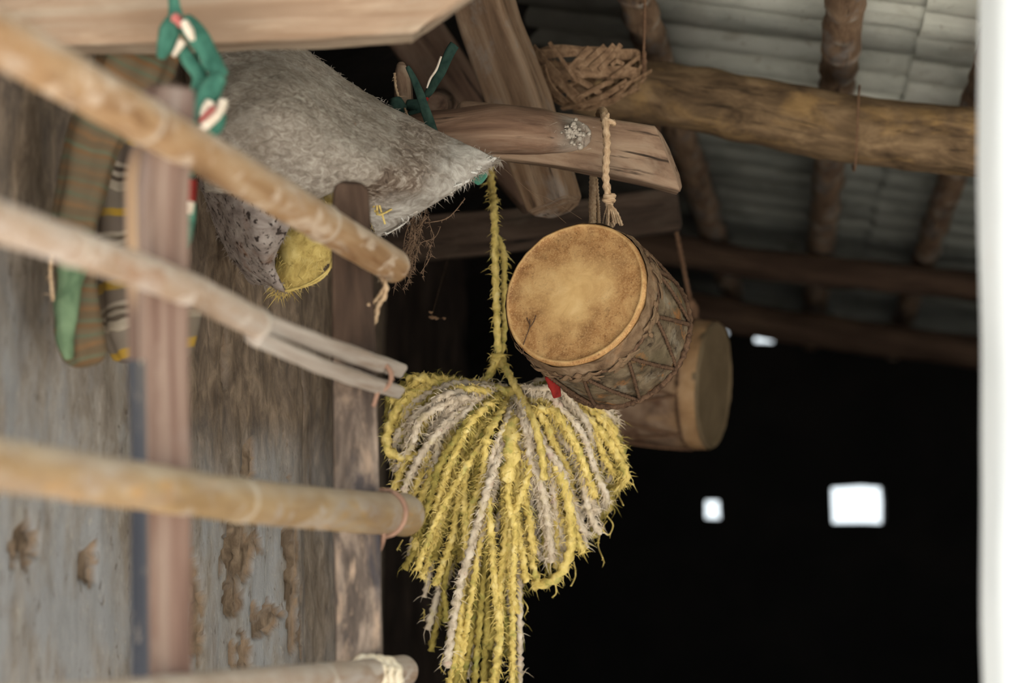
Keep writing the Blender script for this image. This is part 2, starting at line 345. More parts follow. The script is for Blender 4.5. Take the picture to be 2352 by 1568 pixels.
M['teal_dull'] = mat('cloth_dull_green', [(.3, (74, 96, 72)), (.6, (112, 134, 104))], (20, 20, 20), bump=.2)
M['darkteal'] = mat('cloth_dark_teal', [(.3, (22, 44, 40)), (.6, (48, 70, 62))], (40, 40, 40), bump=.3)

def striped(name, bands, base, period, warp=.1, coord='Z'):
    m = bpy.data.materials.new(name); m.use_nodes = True; nt = m.node_tree; N = nt.nodes; L = nt.links
    b = N['Principled BSDF']; b.inputs['Roughness'].default_value = .95; b.inputs['Specular IOR Level'].default_value = .1
    at = N.new('ShaderNodeAttribute'); at.attribute_name = 'gr'
    sx = N.new('ShaderNodeSeparateXYZ'); L.new(at.outputs['Vector'], sx.inputs[0])
    n = N.new('ShaderNodeTexNoise'); n.inputs['Scale'].default_value = 14; L.new(at.outputs['Vector'], n.inputs['Vector'])
    mm = N.new('ShaderNodeMath'); mm.operation = 'MULTIPLY_ADD'; L.new(n.outputs['Fac'], mm.inputs[0]); mm.inputs[1].default_value = period * warp; L.new(sx.outputs[coord], mm.inputs[2])
    fr = N.new('ShaderNodeMath'); fr.operation = 'DIVIDE'; L.new(mm.outputs[0], fr.inputs[0]); fr.inputs[1].default_value = period
    f2 = N.new('ShaderNodeMath'); f2.operation = 'FRACT'; L.new(fr.outputs[0], f2.inputs[0])
    cr = N.new('ShaderNodeValToRGB'); cr.color_ramp.interpolation = 'CONSTANT'; els = cr.color_ramp.elements
    while len(els) < len(bands): els.new(.5)
    for e, (p, c) in zip(els, bands): e.position = p; e.color = srgb(*c)
    L.new(f2.outputs[0], cr.inputs[0])
    n2 = N.new('ShaderNodeTexNoise'); n2.inputs['Scale'].default_value = 22; n2.inputs['Detail'].default_value = 6; L.new(at.outputs['Vector'], n2.inputs['Vector'])
    mr = N.new('ShaderNodeMapRange'); mr.inputs[1].default_value = .4; mr.inputs[2].default_value = .7; mr.inputs[4].default_value = .75; L.new(n2.outputs['Fac'], mr.inputs[0])
    mx = N.new('ShaderNodeMix'); mx.data_type = 'RGBA'; L.new(mr.outputs[0], mx.inputs[0]); L.new(cr.outputs[0], mx.inputs[6]); mx.inputs[7].default_value = srgb(*base)
    L.new(mx.outputs[2], b.inputs['Base Color']); return m
M['rag'] = striped('rag_stripes', [(0, (95, 80, 62)), (.20, (93, 95, 77)), (.32, (108, 82, 57)), (.45, (100, 87, 69)), (.62, (89, 92, 75)), (.72, (98, 84, 66)), (.86, (113, 87, 62))], (92, 80, 64), .048, warp=.5)
M['ragy'] = striped('rag_yellow_stripes', [(0, (120, 110, 100)), (.28, (170, 136, 52)), (.42, (112, 100, 92)), (.64, (168, 156, 142)), (.70, (80, 70, 62)), (.76, (168, 156, 142)), (.82, (80, 70, 62)), (.88, (170, 158, 142))], (112, 100, 84), .10, warp=.4)

# ------------------------------------------------------------------ roof geometry (camera frame)
E = Vector((1, -.1426, -.103)); RD = Vector((.103, -.138, 1)); ED = E.normalized(); RN = RD.normalized()
NRM = E.cross(RD)
P0c = Vector(((1940 - CX) / F * 5.3, (CY - 100) / F * 5.3, 5.3))
K0 = NRM.dot(P0c)
NU = NRM.normalized()
if NU.y > 0: NU = -NU                                # points down into the shed
def roof_c(px, py):
    q = Vector(((px - CX) / F, (CY - py) / F, 1)); return q * (K0 / NRM.dot(q))
def w(v): return c2w(v.x, v.y, v.z)

# ================================================================== SETTING
# ground, floor
mb = MB(); quad_box(mb, (-14, -16, -.2), (14, 3.3, -.005)); struct(mb.build('ground', M['ground'], smooth=False))
mb = MB(); quad_box(mb, (-3.4, 3.3, -.2), (4.2, 10.2, 0)); struct(mb.build('floor', M['earth'], smooth=False))
# back wall with its two openings and the two gaps under the roof
YB = 9.6
def on_back(px, py):
    r = cdir((px - CX) / F, (CY - py) / F, 1); t = YB / r.y; p = CAM + r * t; return p.x, p.z
holes = []
for a, b in (((1911, 1117), (2029, 1200)), ((1621, 1150), (1656, 1190)), ((1650, 742), (1674, 768)), ((1733, 757), (1780, 786))):
    x0, z1 = on_back(*a); x1, z0 = on_back(*b); holes.append((x0, x1, z0, z1))
xs = sorted({-3.4, 4.2, *[h[0] for h in holes], *[h[1] for h in holes], *[(-3.4 + .2 * i) for i in range(1, 38)]})
zs = sorted({0.0, 3.6, *[h[2] for h in holes], *[h[3] for h in holes], *[(.2 * i) for i in range(1, 18)]})
mb = MB()
inh = lambda x, z: any(h[0] < x < h[1] and h[2] < z < h[3] for h in holes)
T = .07
vid = {}
def bv(i, k, s):
    if (i, k, s) not in vid:
        x, z = xs[i], zs[k]; j = .008
        x2 = x + j * nz(Vector((x * 9, z * 9, 3))); z2 = z + j * nz(Vector((x * 9, z * 9, 8)))
        vid[(i, k, s)] = mb.vert((x2, YB + s * T + (0 if s else .02 * nz(Vector((x * 3, z * 3, 0)))), z2), (x, z, s))
    return vid[(i, k, s)]
cells = {(i, k) for i in range(len(xs) - 1) for k in range(len(zs) - 1) if not inh((xs[i] + xs[i + 1]) / 2, (zs[k] + zs[k + 1]) / 2)}
for i, k in cells:
    for s in (0, 1): mb.face(bv(i, k, s), bv(i + 1, k, s), bv(i + 1, k + 1, s), bv(i, k + 1, s))
    for di, dk, a, b in ((-1, 0, (i, k), (i, k + 1)), (1, 0, (i + 1, k), (i + 1, k + 1)), (0, -1, (i, k), (i + 1, k)), (0, 1, (i, k + 1), (i + 1, k + 1))):
        if (i + di, k + dk) not in cells: mb.face(bv(*a, 0), bv(*b, 0), bv(*b, 1), bv(*a, 1))
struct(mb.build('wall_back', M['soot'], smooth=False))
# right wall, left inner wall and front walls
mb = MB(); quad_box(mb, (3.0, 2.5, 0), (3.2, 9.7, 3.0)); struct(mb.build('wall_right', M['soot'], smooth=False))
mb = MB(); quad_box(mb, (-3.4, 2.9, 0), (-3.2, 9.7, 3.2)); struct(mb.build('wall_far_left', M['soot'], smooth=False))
mb = MB(); quad_box(mb, (-3.3, 2.85, 0), (-.86, 3.05, 3.2)); struct(mb.build('wall_front', M['mud'], smooth=False))

# mud wall on the left: a thick plan curve with a rounded far corner
plan = [(-260, 2.95), (-120, 3.05), (0, 3.2), (150, 3.4), (300, 3.62), (450, 3.86), (600, 4.1), (690, 4.26), (770, 4.5), (840, 4.95), (868, 5.4), (880, 6.1)]
fr = [Vector(((px - CX) / F * d, d, 0)) for px, d in plan]
mb = MB()
fp = [p for p, _ in spline([(p, 0.0) for p in fr], .010)]
NZ = 300
def blob(px, py, cx, cy, rx, ry, sd):
    wv = .75 * nz(Vector((px * .05 + sd, py * .014, sd))) + .4 * nz(Vector((px * .12 + sd, py * .05, sd)))
    e = math.sqrt(((px - cx) / rx) ** 2 + ((py - cy) / ry) ** 2) + wv
    return 1 - sm(.82, 1.0, e)
chips = [(570, 1058, 24, 46, 1), (548, 1270, 46, 78, 2), (535, 1360, 22, 50, 2.7), (445, 1375, 15, 105, 3), (612, 1420, 30, 40, 4), (556, 1510, 24, 62, 5), (448, 1470, 24, 50, 6), (666, 1300, 16, 190, 7), (690, 1480, 10, 120, 8), (60, 1250, 30, 60, 9), (210, 1300, 20, 50, 10), (700, 900, 12, 90, 11), (520, 820, 10, 60, 12)]
rows = []
front = []
ncol = len(fp)
zt = [1.02 + i / NZ * 1.75 for i in range(NZ + 1)]
zt = [0.0, .3, .6, .85] + zt
for z in zt:
    row = []
    for i, p in enumerate(fp):
        d = p.y; px = CX + p.x / d * F
        # picture height of this spot, for placing the flaked patches
        q = Vector((p.x, p.y, z)) - CAM; f_ = q.y * cp + q.z * sp; u_ = q.z * cp - q.y * sp; py = CY - u_ / f_ * F; pxx = CX + q.x / f_ * F
        t = (fp[min(i + 1, ncol - 1)] - fp[max(i - 1, 0)]).normalized(); n = Vector((t.y, -t.x, 0))
        g = Vector((p.x * .7, p.y, z))
        h =   .006 * fbm(Vector((p.x * 7, p.y * 7, z * 3.6)), 4) + .0018 * fbm(Vector((p.x * 40, p.y * 40, z * 7)), 3)
        m = 0.0; e2 = 0.0
        if 380 < pxx < 760 and py > 700 or pxx < 300:
            for (cx, cy, rx, ry, sd) in chips:
                if abs(px - cx) < rx * 2 and abs(py - cy) < ry * 2:
                    b = blob(pxx, py, cx, cy, rx, ry, sd); m = max(m, b); e2 = max(e2, b * (1 - blob(pxx + 5, py - 5, cx, cy, rx * .82, ry * .86, sd)), b * (sd in (3, 5, 6)) * .8, b * (sd == 4) * sm(.0, .25, nz(Vector((pxx * .05, py * .03, 2)))))
        h -= .010 * m - .006 * m * (1 if nz(Vector((pxx * .06, py * .02, 4))) > .1 else 0)
        ridge = sm(640, 700, pxx)
        h += .010 * math.sin(pxx * .05) * ridge
        pyw = py + 110 * nz(Vector((pxx * .012, py * .005, 9)))
        m = max(m * .95, .55 * sm(630, 690, pxx + 25 * nz(Vector((0, py * .006, 2)))), .8 * sm(760, 860, pxx), .9 * sm(1260, 900, pyw) * sm(340, 420, pxx), .85 * sm(1000, 330, pyw) * sm(420, 340, pxx))  # brown clay, greyer below; skylight and shade partly put into the colour
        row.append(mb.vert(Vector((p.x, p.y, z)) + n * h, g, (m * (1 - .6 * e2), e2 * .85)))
    rows.append(row)
for k in range(len(zt) - 1):
    for i in range(ncol - 1):
        # the wall steps down beyond the sack: dark opening above
        if zt[k] > max(2.33, 1.6 + .162 * fp[i].y) and CX + fp[i].x / fp[i].y * F > 560: continue
        mb.face(rows[k][i], rows[k][i + 1], rows[k + 1][i + 1], rows[k + 1][i])
# back face and end
back = [Vector((p.x - .16, p.y + .06, 0)) for p in fr]
bl = [(mb.vert((p.x, p.y, 0), p, .8), mb.vert((p.x, p.y, 2.3), p, .8)) for p in back]
for i in range(len(bl) - 1): mb.face(bl[i][0], bl[i + 1][0], bl[i + 1][1], bl[i][1])
mb.face(bl[-1][0], bl[-1][1], mb.vert((fr[-1].x, fr[-1].y, 2.3), fr[-1], .8), mb.vert((fr[-1].x, fr[-1].y, 0), fr[-1], .8))
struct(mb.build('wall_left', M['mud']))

# added dark slab past the left wall, shadow put into its colour
mb = MB()
A_, B_ = P(820, 700, 6.3), P(1075, 700, 7.3)
gi = {}
for side in (0, 1):
    for i in range(41):
        for k in range(61):
            p = A_.lerp(B_, i / 40); z = lerp(0, 1.6 + .158 * p.y, k / 60)
            h = .03 * fbm(Vector((i * .35, k * .12, 4)), 4)
            gi[(side, i, k)] = mb.vert((p.x + (h if i else 0) - .10 * side, p.y - h + .22 * side, z), (p.x, p.y, z))
for i in range(40):
    for k in range(60):
        for side in (0, 1): mb.face(gi[(side, i, k)], gi[(side, i + 1, k)], gi[(side, i + 1, k + 1)], gi[(side, i, k + 1)])
for k in range(60):
    for i in (0, 40): mb.face(gi[(0, i, k)], gi[(0, i, k + 1)], gi[(1, i, k + 1)], gi[(1, i, k)])
for i in range(40):
    for k in (0, 60): mb.face(gi[(0, i, k)], gi[(0, i + 1, k)], gi[(1, i + 1, k)], gi[(1, i, k)])
struct(mb.build('wall_left.001', M['soot_brown']))

# roof: corrugated cement sheets on the right slope
def roofpt(s, t, h): return w(P0c + ED * s + RN * t + NU * h)
pitch_, amp_ = .19, .022
rid = roof_c(1215, 60)                                # the ridge passes here
s_ridge = (rid - P0c).dot(ED)
bx = (roof_c(2165, 120) - P0c).dot(ED)                # a sheet edge shows here
edges = [bx + 1.02 * k for k in range(-1, 4)]
edges = [s_ridge - .05] + [e for e in edges if e > s_ridge + .2]
for name_, mt_, ta, tb, drop in (('ceiling', M['roof'], -4.2, .62, 0.0), ('ceiling.001', M['roof_old'], .50, 4.6, .012)):  # back row coloured darker for the shade deep under the roof
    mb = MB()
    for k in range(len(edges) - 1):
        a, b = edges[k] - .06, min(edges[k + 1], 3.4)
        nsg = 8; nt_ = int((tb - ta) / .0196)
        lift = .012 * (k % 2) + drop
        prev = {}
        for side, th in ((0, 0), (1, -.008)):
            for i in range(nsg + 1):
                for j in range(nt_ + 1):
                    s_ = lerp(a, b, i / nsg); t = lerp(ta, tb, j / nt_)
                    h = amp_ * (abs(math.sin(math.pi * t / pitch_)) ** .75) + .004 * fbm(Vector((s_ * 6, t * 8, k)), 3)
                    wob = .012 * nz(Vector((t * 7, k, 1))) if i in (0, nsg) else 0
                    soot_shade = sm(.62, .08, (s_ - s_ridge) + .22 * nz(Vector((s_ * 3, t * 1.6, 5)))) * .9  # shadow towards the ridge put into the sheet colour
                    prev[(side, i, j)] = mb.vert(roofpt(s_ + wob, t, h + th + lift), (s_, t, k * .3), soot_shade)
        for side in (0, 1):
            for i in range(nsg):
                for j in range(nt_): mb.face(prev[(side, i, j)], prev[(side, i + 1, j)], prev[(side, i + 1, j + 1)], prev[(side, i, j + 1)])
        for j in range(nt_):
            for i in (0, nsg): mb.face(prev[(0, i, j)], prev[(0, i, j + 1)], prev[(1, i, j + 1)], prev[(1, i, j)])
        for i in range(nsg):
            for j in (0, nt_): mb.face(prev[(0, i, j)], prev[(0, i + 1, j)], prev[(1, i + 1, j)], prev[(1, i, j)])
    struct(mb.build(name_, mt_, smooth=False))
# the other slope: thatch, its shadow put into the dark colour
mb = MB()
rc = P0c + ED * (s_ridge + .03)
L2 = Vector((-1, -.42, .05))
gid = {}
for side in (0, 1):
    for i in range(31):
        for j in range(61):
            p = rc + L2 * (3.4 * i / 30) + RN * lerp(-4.2, 4.7, j / 60) + NU * (-.12 * side + .03 * fbm(Vector((i * .8, j * .9, side)), 3))
            gid[(side, i, j)] = mb.vert(w(p), w(p))
for side in (0, 1):
    for i in range(30):
        for j in range(60): mb.face(gid[(side, i, j)], gid[(side, i + 1, j)], gid[(side, i + 1, j + 1)], gid[(side, i, j + 1)])
for i in range(30):
    for j in (0, 60): mb.face(gid[(0, i, j)], gid[(0, i + 1, j)], gid[(1, i + 1, j)], gid[(1, i, j)])
for j in range(60):
    for i in (0, 30): mb.face(gid[(0, i, j)], gid[(0, i, j + 1)], gid[(1, i, j + 1)], gid[(1, i, j)])
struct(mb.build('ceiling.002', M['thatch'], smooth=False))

# white pillar at the right edge of the opening
mb = MB()
def pil(s, k, T): return 1 + .03 * nz(Vector((s * 2.3, k * 6.28, 0)))
dp = 2.5
x0 = (2250 - CX) / F * dp; rp = .085
prof = boxprof(1, 1, 8, .45)
pz = []
for z in [0, .4, .8, 1.1] + [1.15 + .05 * i for i in range(30)]:
    off = .004 * math.sin(z * 5.1) + .003 * math.sin(z * 11)
    pz.append((Vector((x0 + rp + off + .012 + .018 * sm(1.6, 2.25, z), dp * cp + .05, z)), rp))
sweep(mb, pz, prof, step=.04, up=Vector((0, 1, 0)), rfun=pil, namp=.002, nfreq=12)
tag(mb.build('pillar', M['white']), 'whitewashed round-edged pillar along the right side of the dark doorway', 'pillar', kind='structure')

# ================================================================== TIMBERS
def timber(name, mt, pts, half, thick, label, cat, shear=(0, 0), roll=0, namp=.004, round_=False, nfreq=18, r=.16, mfun=None, cap=2, dome=.25, step=.012, group=None, seed=0, rfun=None):
    """pts: (px, py, depth); half: half-size in px across the picture, thick: half-depth in metres"""
    mb = MB()
    P_ = [P(*p) for p in pts]
    hs = half if isinstance(half, (list, tuple)) else [half] * len(pts)
    L = [(P_[i], (S(hs[i], pts[i][2]), thick if not round_ else S(hs[i], pts[i][2]))) for i in range(len(pts))]
    upv = FWD.copy()
    if roll:
        ax = (P_[-1] - P_[0]).normalized(); upv = Matrix.Rotation(rad(roll), 3, ax) @ upv
    sweep(mb, L, circle(28) if round_ else boxprof(1, 1, 7, r), step=step, up=upv, namp=namp, nfreq=nfreq, nstretch=.3, shear=shear, mfun=mfun, cap=cap, seed=seed or len(name) * 1.7 + pts[0][0] * .01, dome=dome, rfun=rfun)
    o = mb.build(name, mt)
    if label: tag(o, label, cat, group)
    return o

# big pale squared beam across the top
timber('hewn_beam', M['beam_pale'], [(-260, 5, 3.2), (200, 2, 3.2), (660, -10, 3.2), (1120, -42, 3.22)], 116, .05,
       'pale squared beam across the top left with a slanting cut end', 'beam', shear=(0, -.11), namp=.004, r=.14,
       mfun=lambda s, k, T: .5 if .66 < k < .80 else 0.0)
# purlin log under the sheets
knob = lambda s, k, T: 1 + .10 * nz(Vector((s * 5, k * 5, 3))) + .05 * nz(Vector((s * 17, k * 9, 1)))
timber('purlin_log', M['purlin'], [(1330, 190, 4.98), (1560, 226, 4.95), (1750, 255, 4.92), (1960, 300, 4.9), (2120, 316, 4.88), (2420, 345, 4.8)], [66, 72, 74, 82, 80, 80], .08,
       'thick rough bark log running under the grey roof sheets, nearest of the roof logs', 'log', round_=True, namp=.010, nfreq=12, rfun=knob, group=None)
pw = bpy.data.objects['purlin_log']; mb = MB()
cord(mb, [P(1974, 196, 4.86), P(1972, 230, 4.825), P(1969, 300, 4.81), P(1966, 360, 4.83), P(1962, 392, 4.87), P(1958, 380, 4.93)], .0022, n=6, amp=.1)
mb.build('wire_tie', M['rope_brown'], pw)
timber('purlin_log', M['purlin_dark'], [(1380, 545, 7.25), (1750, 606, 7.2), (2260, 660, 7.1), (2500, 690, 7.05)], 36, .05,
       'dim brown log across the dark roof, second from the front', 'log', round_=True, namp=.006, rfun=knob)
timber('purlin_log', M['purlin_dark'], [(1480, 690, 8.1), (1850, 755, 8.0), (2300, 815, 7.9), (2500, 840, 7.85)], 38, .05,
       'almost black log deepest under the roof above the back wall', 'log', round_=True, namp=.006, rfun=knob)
# rafters lying on the purlins
def rafter(a, b, half, label, lift=.06, nodes=(), ext=(0.25, .9)):
    mb = MB(); A = roof_c(*a) + NU * lift; B = roof_c(*b) + NU * lift
    A2, B2 = A + (A - B) * ext[0], B + (B - A) * ext[1]
    if B2.z > 9.35: B2 = A + (B - A) * ((9.35 - A.z) / (B.z - A.z))
    if A2.z < 3.0: A2 = A + (B - A) * ((3.0 - A.z) / (B.z - A.z))
    r_ = S(half, A.z)
    def rf(s, k, T):
        v = 1 + .05 * nz(Vector((s * 6, k * 4, a[0])))
        f = (s / .17) % 1.0
        return v + .10 * math.exp(-((f - .5) / .06) ** 2)
    sweep(mb, [(w(A2), r_), (w(A), r_), (w(B), r_), (w(B2), r_ * .95)], circle(18), step=.012, up=-Vector((NU.x, NU.z * cp - NU.y * sp, NU.y * cp + NU.z * sp)), rfun=rf, namp=.005, nfreq=22, mfun=lambda s, k, T: .55 if abs(((s / .17) % 1) - .5) < .09 and nz(Vector((k * 6, s * 4, a[0]))) > .05 else 0)
    o = mb.build('rafter_pole', M['rafter']); tag(o, label, 'rafter', 'rafters under the roof sheets'); return o
rafter((1505, 0), (1625, 400), 40, 'dark knotted rafter leaning above the woven basket', lift=.085)
rafter((1946, 0), (1880, 640), 43, 'broad brown rafter with pale knots in the middle of the roof sheets', lift=.085)
rafter((2262, 130), (2095, 640), 36, 'slanting rafter next to the white pillar', lift=.085)
# struts and logs behind the sack
timber('roof_strut', M['strut'], [(1095, -60, 4.5), (1128, 60, 4.5), (1196, 240, 4.48), (1272, 468, 4.46)], [56, 58, 64, 50], .045,
       'slanting squared brown strut rising behind the forked log', 'strut', roll=22, r=.2, dome=.6)
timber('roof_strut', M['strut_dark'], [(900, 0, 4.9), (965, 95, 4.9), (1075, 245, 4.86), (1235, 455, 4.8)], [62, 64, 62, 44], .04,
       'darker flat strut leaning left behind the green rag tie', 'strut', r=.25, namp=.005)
timber('tie_log', M['log'], [(830, 345, 4.06), (960, 318, 4.05), (1130, 305, 4.04), (1250, 306, 4.03), (1335, 312, 4.02)], [46, 50, 58, 56, 34], .05,
       'rough brown log with a broken end, in front of the squared timber', 'log', round_=True, namp=.011, nfreq=16, dome=.7,
       mfun=lambda s, k, T: sm(T - .05, T - .01, s) * .9 * (.5 + .5 * nz(Vector((s * 60, k * 12, 0)))))
timber('squared_timber', M['log2'], [(1060, 296, 4.19), (1300, 325, 4.17), (1450, 350, 4.16), (1528, 368, 4.16)], [58, 62, 64, 66], .045,
       'squared tan timber with the pale drum cord looped over it', 'timber', shear=(0, .035), r=.2, namp=.004, dome=.35)
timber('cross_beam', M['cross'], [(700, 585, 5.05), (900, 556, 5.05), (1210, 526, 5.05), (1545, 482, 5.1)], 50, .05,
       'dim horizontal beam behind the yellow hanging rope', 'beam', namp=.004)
# short stub poles by the rag tie
o = timber('stub_stick', M['log2'], [(932, 330, 4.16), (928, 250, 4.16), (924, 185, 4.16), (921, 152, 4.16)], [24, 23, 22, 13], .02,
       'short upright stick with a rounded top, wrapped by a dark green rag', 'stick', round_=True, namp=.002, dome=.8)
timber('stub_pole', M['strut_dark'], [(1000, 243, 4.35), (1010, 238, 4.6), (1018, 232, 4.9)], [30, 30, 30], .02,
       'small round pole end poking out below the leaning strut', 'pole', round_=True, namp=.002, dome=.1)

# ================================================================== BAMBOO RACK (left)
def rd(px): return 1 / (.4545 - .1688 * px / 900)
rack = thing('bamboo_rack', 'rack of slanting bamboo rails tied to two wooden posts at the left', 'rack', P(600, 1700, 2.9))
def rail(pts, rads, nodes, mt, step=.006, prof=None, extra=None):
    """pts (px, py); rads in px; nodes: px of the raised rings"""
    mb = MB()
    L = [(P(x, y, rd(x)), S(r, rd(x))) for (x, y), r in zip(pts, rads)]
    # arc position of nodes
    seg = spline([(p, Vector((r, r))) for p, r in L], .004); acc = [0]
    for i in range(1, len(seg)): acc.append(acc[-1] + (seg[i][0] - seg[i - 1][0]).length)
    ns = []
    for nx in nodes:
        best = min(range(len(seg)), key=lambda i: abs(CX + (seg[i][0].x) / ((seg[i][0] - CAM).dot(FWD)) * F - nx)); ns.append(acc[best])
    def rf(s, k, T):
        v = 1 + .012 * nz(Vector((s * 9, k * 3, nodes[0] if nodes else 0)))
        for q in ns: v += .085 * math.exp(-((s - q) / .0045) ** 2) - .05 * math.exp(-((s - q - .012) / .005) ** 2)
        return v
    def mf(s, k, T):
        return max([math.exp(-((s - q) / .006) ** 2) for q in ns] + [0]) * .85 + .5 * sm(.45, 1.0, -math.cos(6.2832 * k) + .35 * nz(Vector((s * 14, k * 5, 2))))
    sweep(mb, L, circle(32), step=step, up=FWD, rfun=rf, mfun=mf, cap=2, namp=.0006, nfreq=60, dome=.12)
    return mb.build('rail', mt, rack)
rail([(-420, -150), (0, 90), (330, 277), (620, 441), (903, 610)], [72, 63, 54, 46, 40], [328, 738], M['bamboo'])
# rail two: sound up to a ring, then split into two strips
rail([(-420, 372), (0, 510), (165, 566), (430, 664), (596, 746)], [60, 49, 43, 39, 34], [165, 588], M['bamboo_grey'])
mb = MB()
for (a, b, c, r0, r1) in (((590, 732), (760, 797), (913, 848), 19, 18), ((588, 772), (740, 841), (908, 897), 18, 16)):
    L = [(P(x, y, rd(x) - .004), (S(r, rd(x)), S(20, rd(x)))) for (x, y), r in zip((a, b, c), (r0 + 3, r0, r1))]
    sweep(mb, L, boxprof(1, 1, 4, .45), step=.006, up=FWD, namp=.0022, nfreq=40, nstretch=.15, dome=.4)
mb.build('split_rail_end', M['bamboo_end'], rack, label='pale split strips at the end of the second rail')
rail([(-420, 1002), (0, 1066), (300, 1112), (540, 1147), (760, 1170), (928, 1182)], [74, 62, 55, 51, 49, 50], [545], M['bamboo_gold'])
rail([(-300, 1655), (200, 1612), (540, 1576), (740, 1560), (925, 1541)], [62, 46, 40, 38, 37], [735], M['bamboo_grey'])
# posts
def post(pts, half, thick, mt, roll, seed, mfun=None, mifun=None):
    mb = MB(); L = []
    for (x, y, d), h in zip(pts, half): L.append((P(x, y, d), (S(h, d), thick)))
    ax = Vector((0, 0, 1)); upv = Matrix.Rotation(rad(roll), 3, ax) @ FWD
    sweep(mb, L, boxprof(1, 1, 9, .14), step=.008, up=upv, namp=.003, nfreq=34, nstretch=.12, seed=seed, mfun=mfun, dome=.3, mifun=mifun)
    return mb.build('post', mt, rack)
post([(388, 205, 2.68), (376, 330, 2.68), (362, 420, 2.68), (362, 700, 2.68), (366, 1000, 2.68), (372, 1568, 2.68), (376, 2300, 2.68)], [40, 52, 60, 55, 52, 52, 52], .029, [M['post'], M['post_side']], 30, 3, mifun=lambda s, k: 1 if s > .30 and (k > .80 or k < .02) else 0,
     mfun=lambda s, k, T: (.9 * sm(.06, .10, s) * sm(.26, .2, s)) if .87 < k else 0)
post([(806, 425, 3.44), (806, 470, 3.44), (812, 760, 3.44), (818, 1100, 3.44), (824, 1568, 3.44), (830, 2300, 3.44)], [30, 42, 49, 51, 52, 52], .022, M['post2'], 6, 9,
     mfun=lambda s, k, T: .9 * sm(.30, .18, s) + .35 * sm(.5, .3, s))
# ties
def loop(cx, cy, d, rx, ry, tilt=0, turns=1.0, start=90, depth=.03):
    out = []
    for i in range(int(26 * turns) + 1):
        a = rad(start) + 2 * math.pi * i / 26
        x, z = rx * math.cos(a), math.sin(a)
        out.append(P(cx + x, cy + tilt * math.sin(a) + ry * math.sin(a), d + depth * math.cos(a)))
    return out
def rloop(cx, cy, d, ax, r, turns=1, drift=0):
    """turns of cord round a bar of radius r (m) whose direction is ax"""
    ax = ax.normalized(); u = ax.cross(FWD).normalized(); v = ax.cross(u); c = P(cx, cy, d)
    n = int(20 * turns)
    return [c + u * math.cos(2 * math.pi * i / 20) * r + v * math.sin(2 * math.pi * i / 20) * r + ax * drift * i / 20 for i in range(n + 1)]
ax2 = P(912, 870, rd(912)) - P(590, 746, rd(590))
mb = MB(); cord(mb, rloop(866, 866, rd(866), ax2, S(33, rd(866)), 1.2, .004), .0034, n=6, amp=.1)
cord(mb, [P(868, 885, rd(866) - .024), P(866, 905, rd(866) - .02), P(858, 932, rd(866) - .01)], .0032, n=6, amp=.1); mb.build('tie', M['wire'], rack, label='thin reddish tie on the split rail')
ax3 = P(928, 1182, rd(928)) - P(760, 1170, rd(760))
mb = MB(); cord(mb, rloop(880, 1178, rd(880), ax3, S(53, rd(880)), 1.2, .004), .0036, n=6, amp=.1)
cord(mb, [P(882, 1205, rd(880) - .03), P(880, 1240, rd(880) - .02), P(872, 1262, rd(880))], .0034, n=6, amp=.1); mb.build('tie', M['wire'], rack, label='thin reddish tie on the third rail')
ax4 = P(925, 1541, rd(925)) - P(740, 1560, rd(740))
mb = MB()
for q in range(3): cord(mb, rloop(838 + 16 * q, 1552, rd(850), (ax4 + Vector((0, 0, -.10 - .03 * q))), S(46, rd(850)), 1.1, .008), .0055, fuzz=8, flen=.008)
for q in range(6): cord(mb, rloop(888 + 9 * (q % 3), 1548 + 12 * (q // 3), rd(890) - .035, Vector((R.gauss(0, 1), R.gauss(0, 1), R.gauss(0, 1))), .008, 1.2), .005, fuzz=6, flen=.01)
mb.build('tie', M['rope_white'], rack, label='cream rope knotted round the lowest rail')
mb = MB()
cord(mb, [P(872, 632, 3.46), P(886, 655, 3.45), P(882, 682, 3.45), P(868, 702, 3.45), P(862, 735, 3.45), P(850, 752, 3.43)], .0036, fuzz=16, flen=.010)
cord(mb, [P(882, 660, 3.45), P(862, 690, 3.44), P(846, 700, 3.42)], .0022, n=6)
mb.build('tie', M['rope'], rack, label='pale cord under the end of the top rail')

# ================================================================== SACK
sack = thing('woven_sack', 'grey dusty sack hung open behind the rack, its torn mouth facing right', 'sack', P(700, 500, 3.8))
netA = [[(455, 60, 3.85), (650, 85, 3.9), (800, 186, 3.95), (975, 288, 3.95), (1152, 368, 3.94)],
        [(455, 200, 3.72), (640, 210, 3.70), (790, 285, 3.76), (935, 345, 3.84), (1100, 400, 3.93)],
        [(460, 330, 3.68), (620, 330, 3.66), (755, 370, 3.70), (905, 415, 3.78), (1010, 458, 3.90)],
        [(470, 440, 3.74), (600, 452, 3.72), (700, 462, 3.74), (800, 432, 3.80), (868, 545, 3.90)]]
mb = MB(); GA = patch(mb, netA, 110, 80, .008, .0035, 18, mfun=lambda u, v: (sm(.66, .72, u + .05 * nz(Vector((u * 9, v * 6, 1)))) * sm(.9, .84, u) * (.45 + .55 * v), sm(.80, .90, u + .06 * nz(Vector((u * 5, v * 7, 4)))) * .9))
for _ in range(700):                                   # frayed fibres along the edges
    if R.random() < .5: p = GA[R.randrange(3, 80)][110]
    elif R.random() < .6: p = GA[0][R.randrange(20, 110)]
    else: p = GA[80][R.randrange(60, 110)]
    hair(mb, p, Vector((R.gauss(.3, .6), R.gauss(-.2, .5), R.gauss(0, .6))).normalized(), R.uniform(.004, .014), .0004)
mb.build('flap', M['sack'], sack)
mb = MB()
rim = [GA[i][110] for i in range(0, 81, 4)]
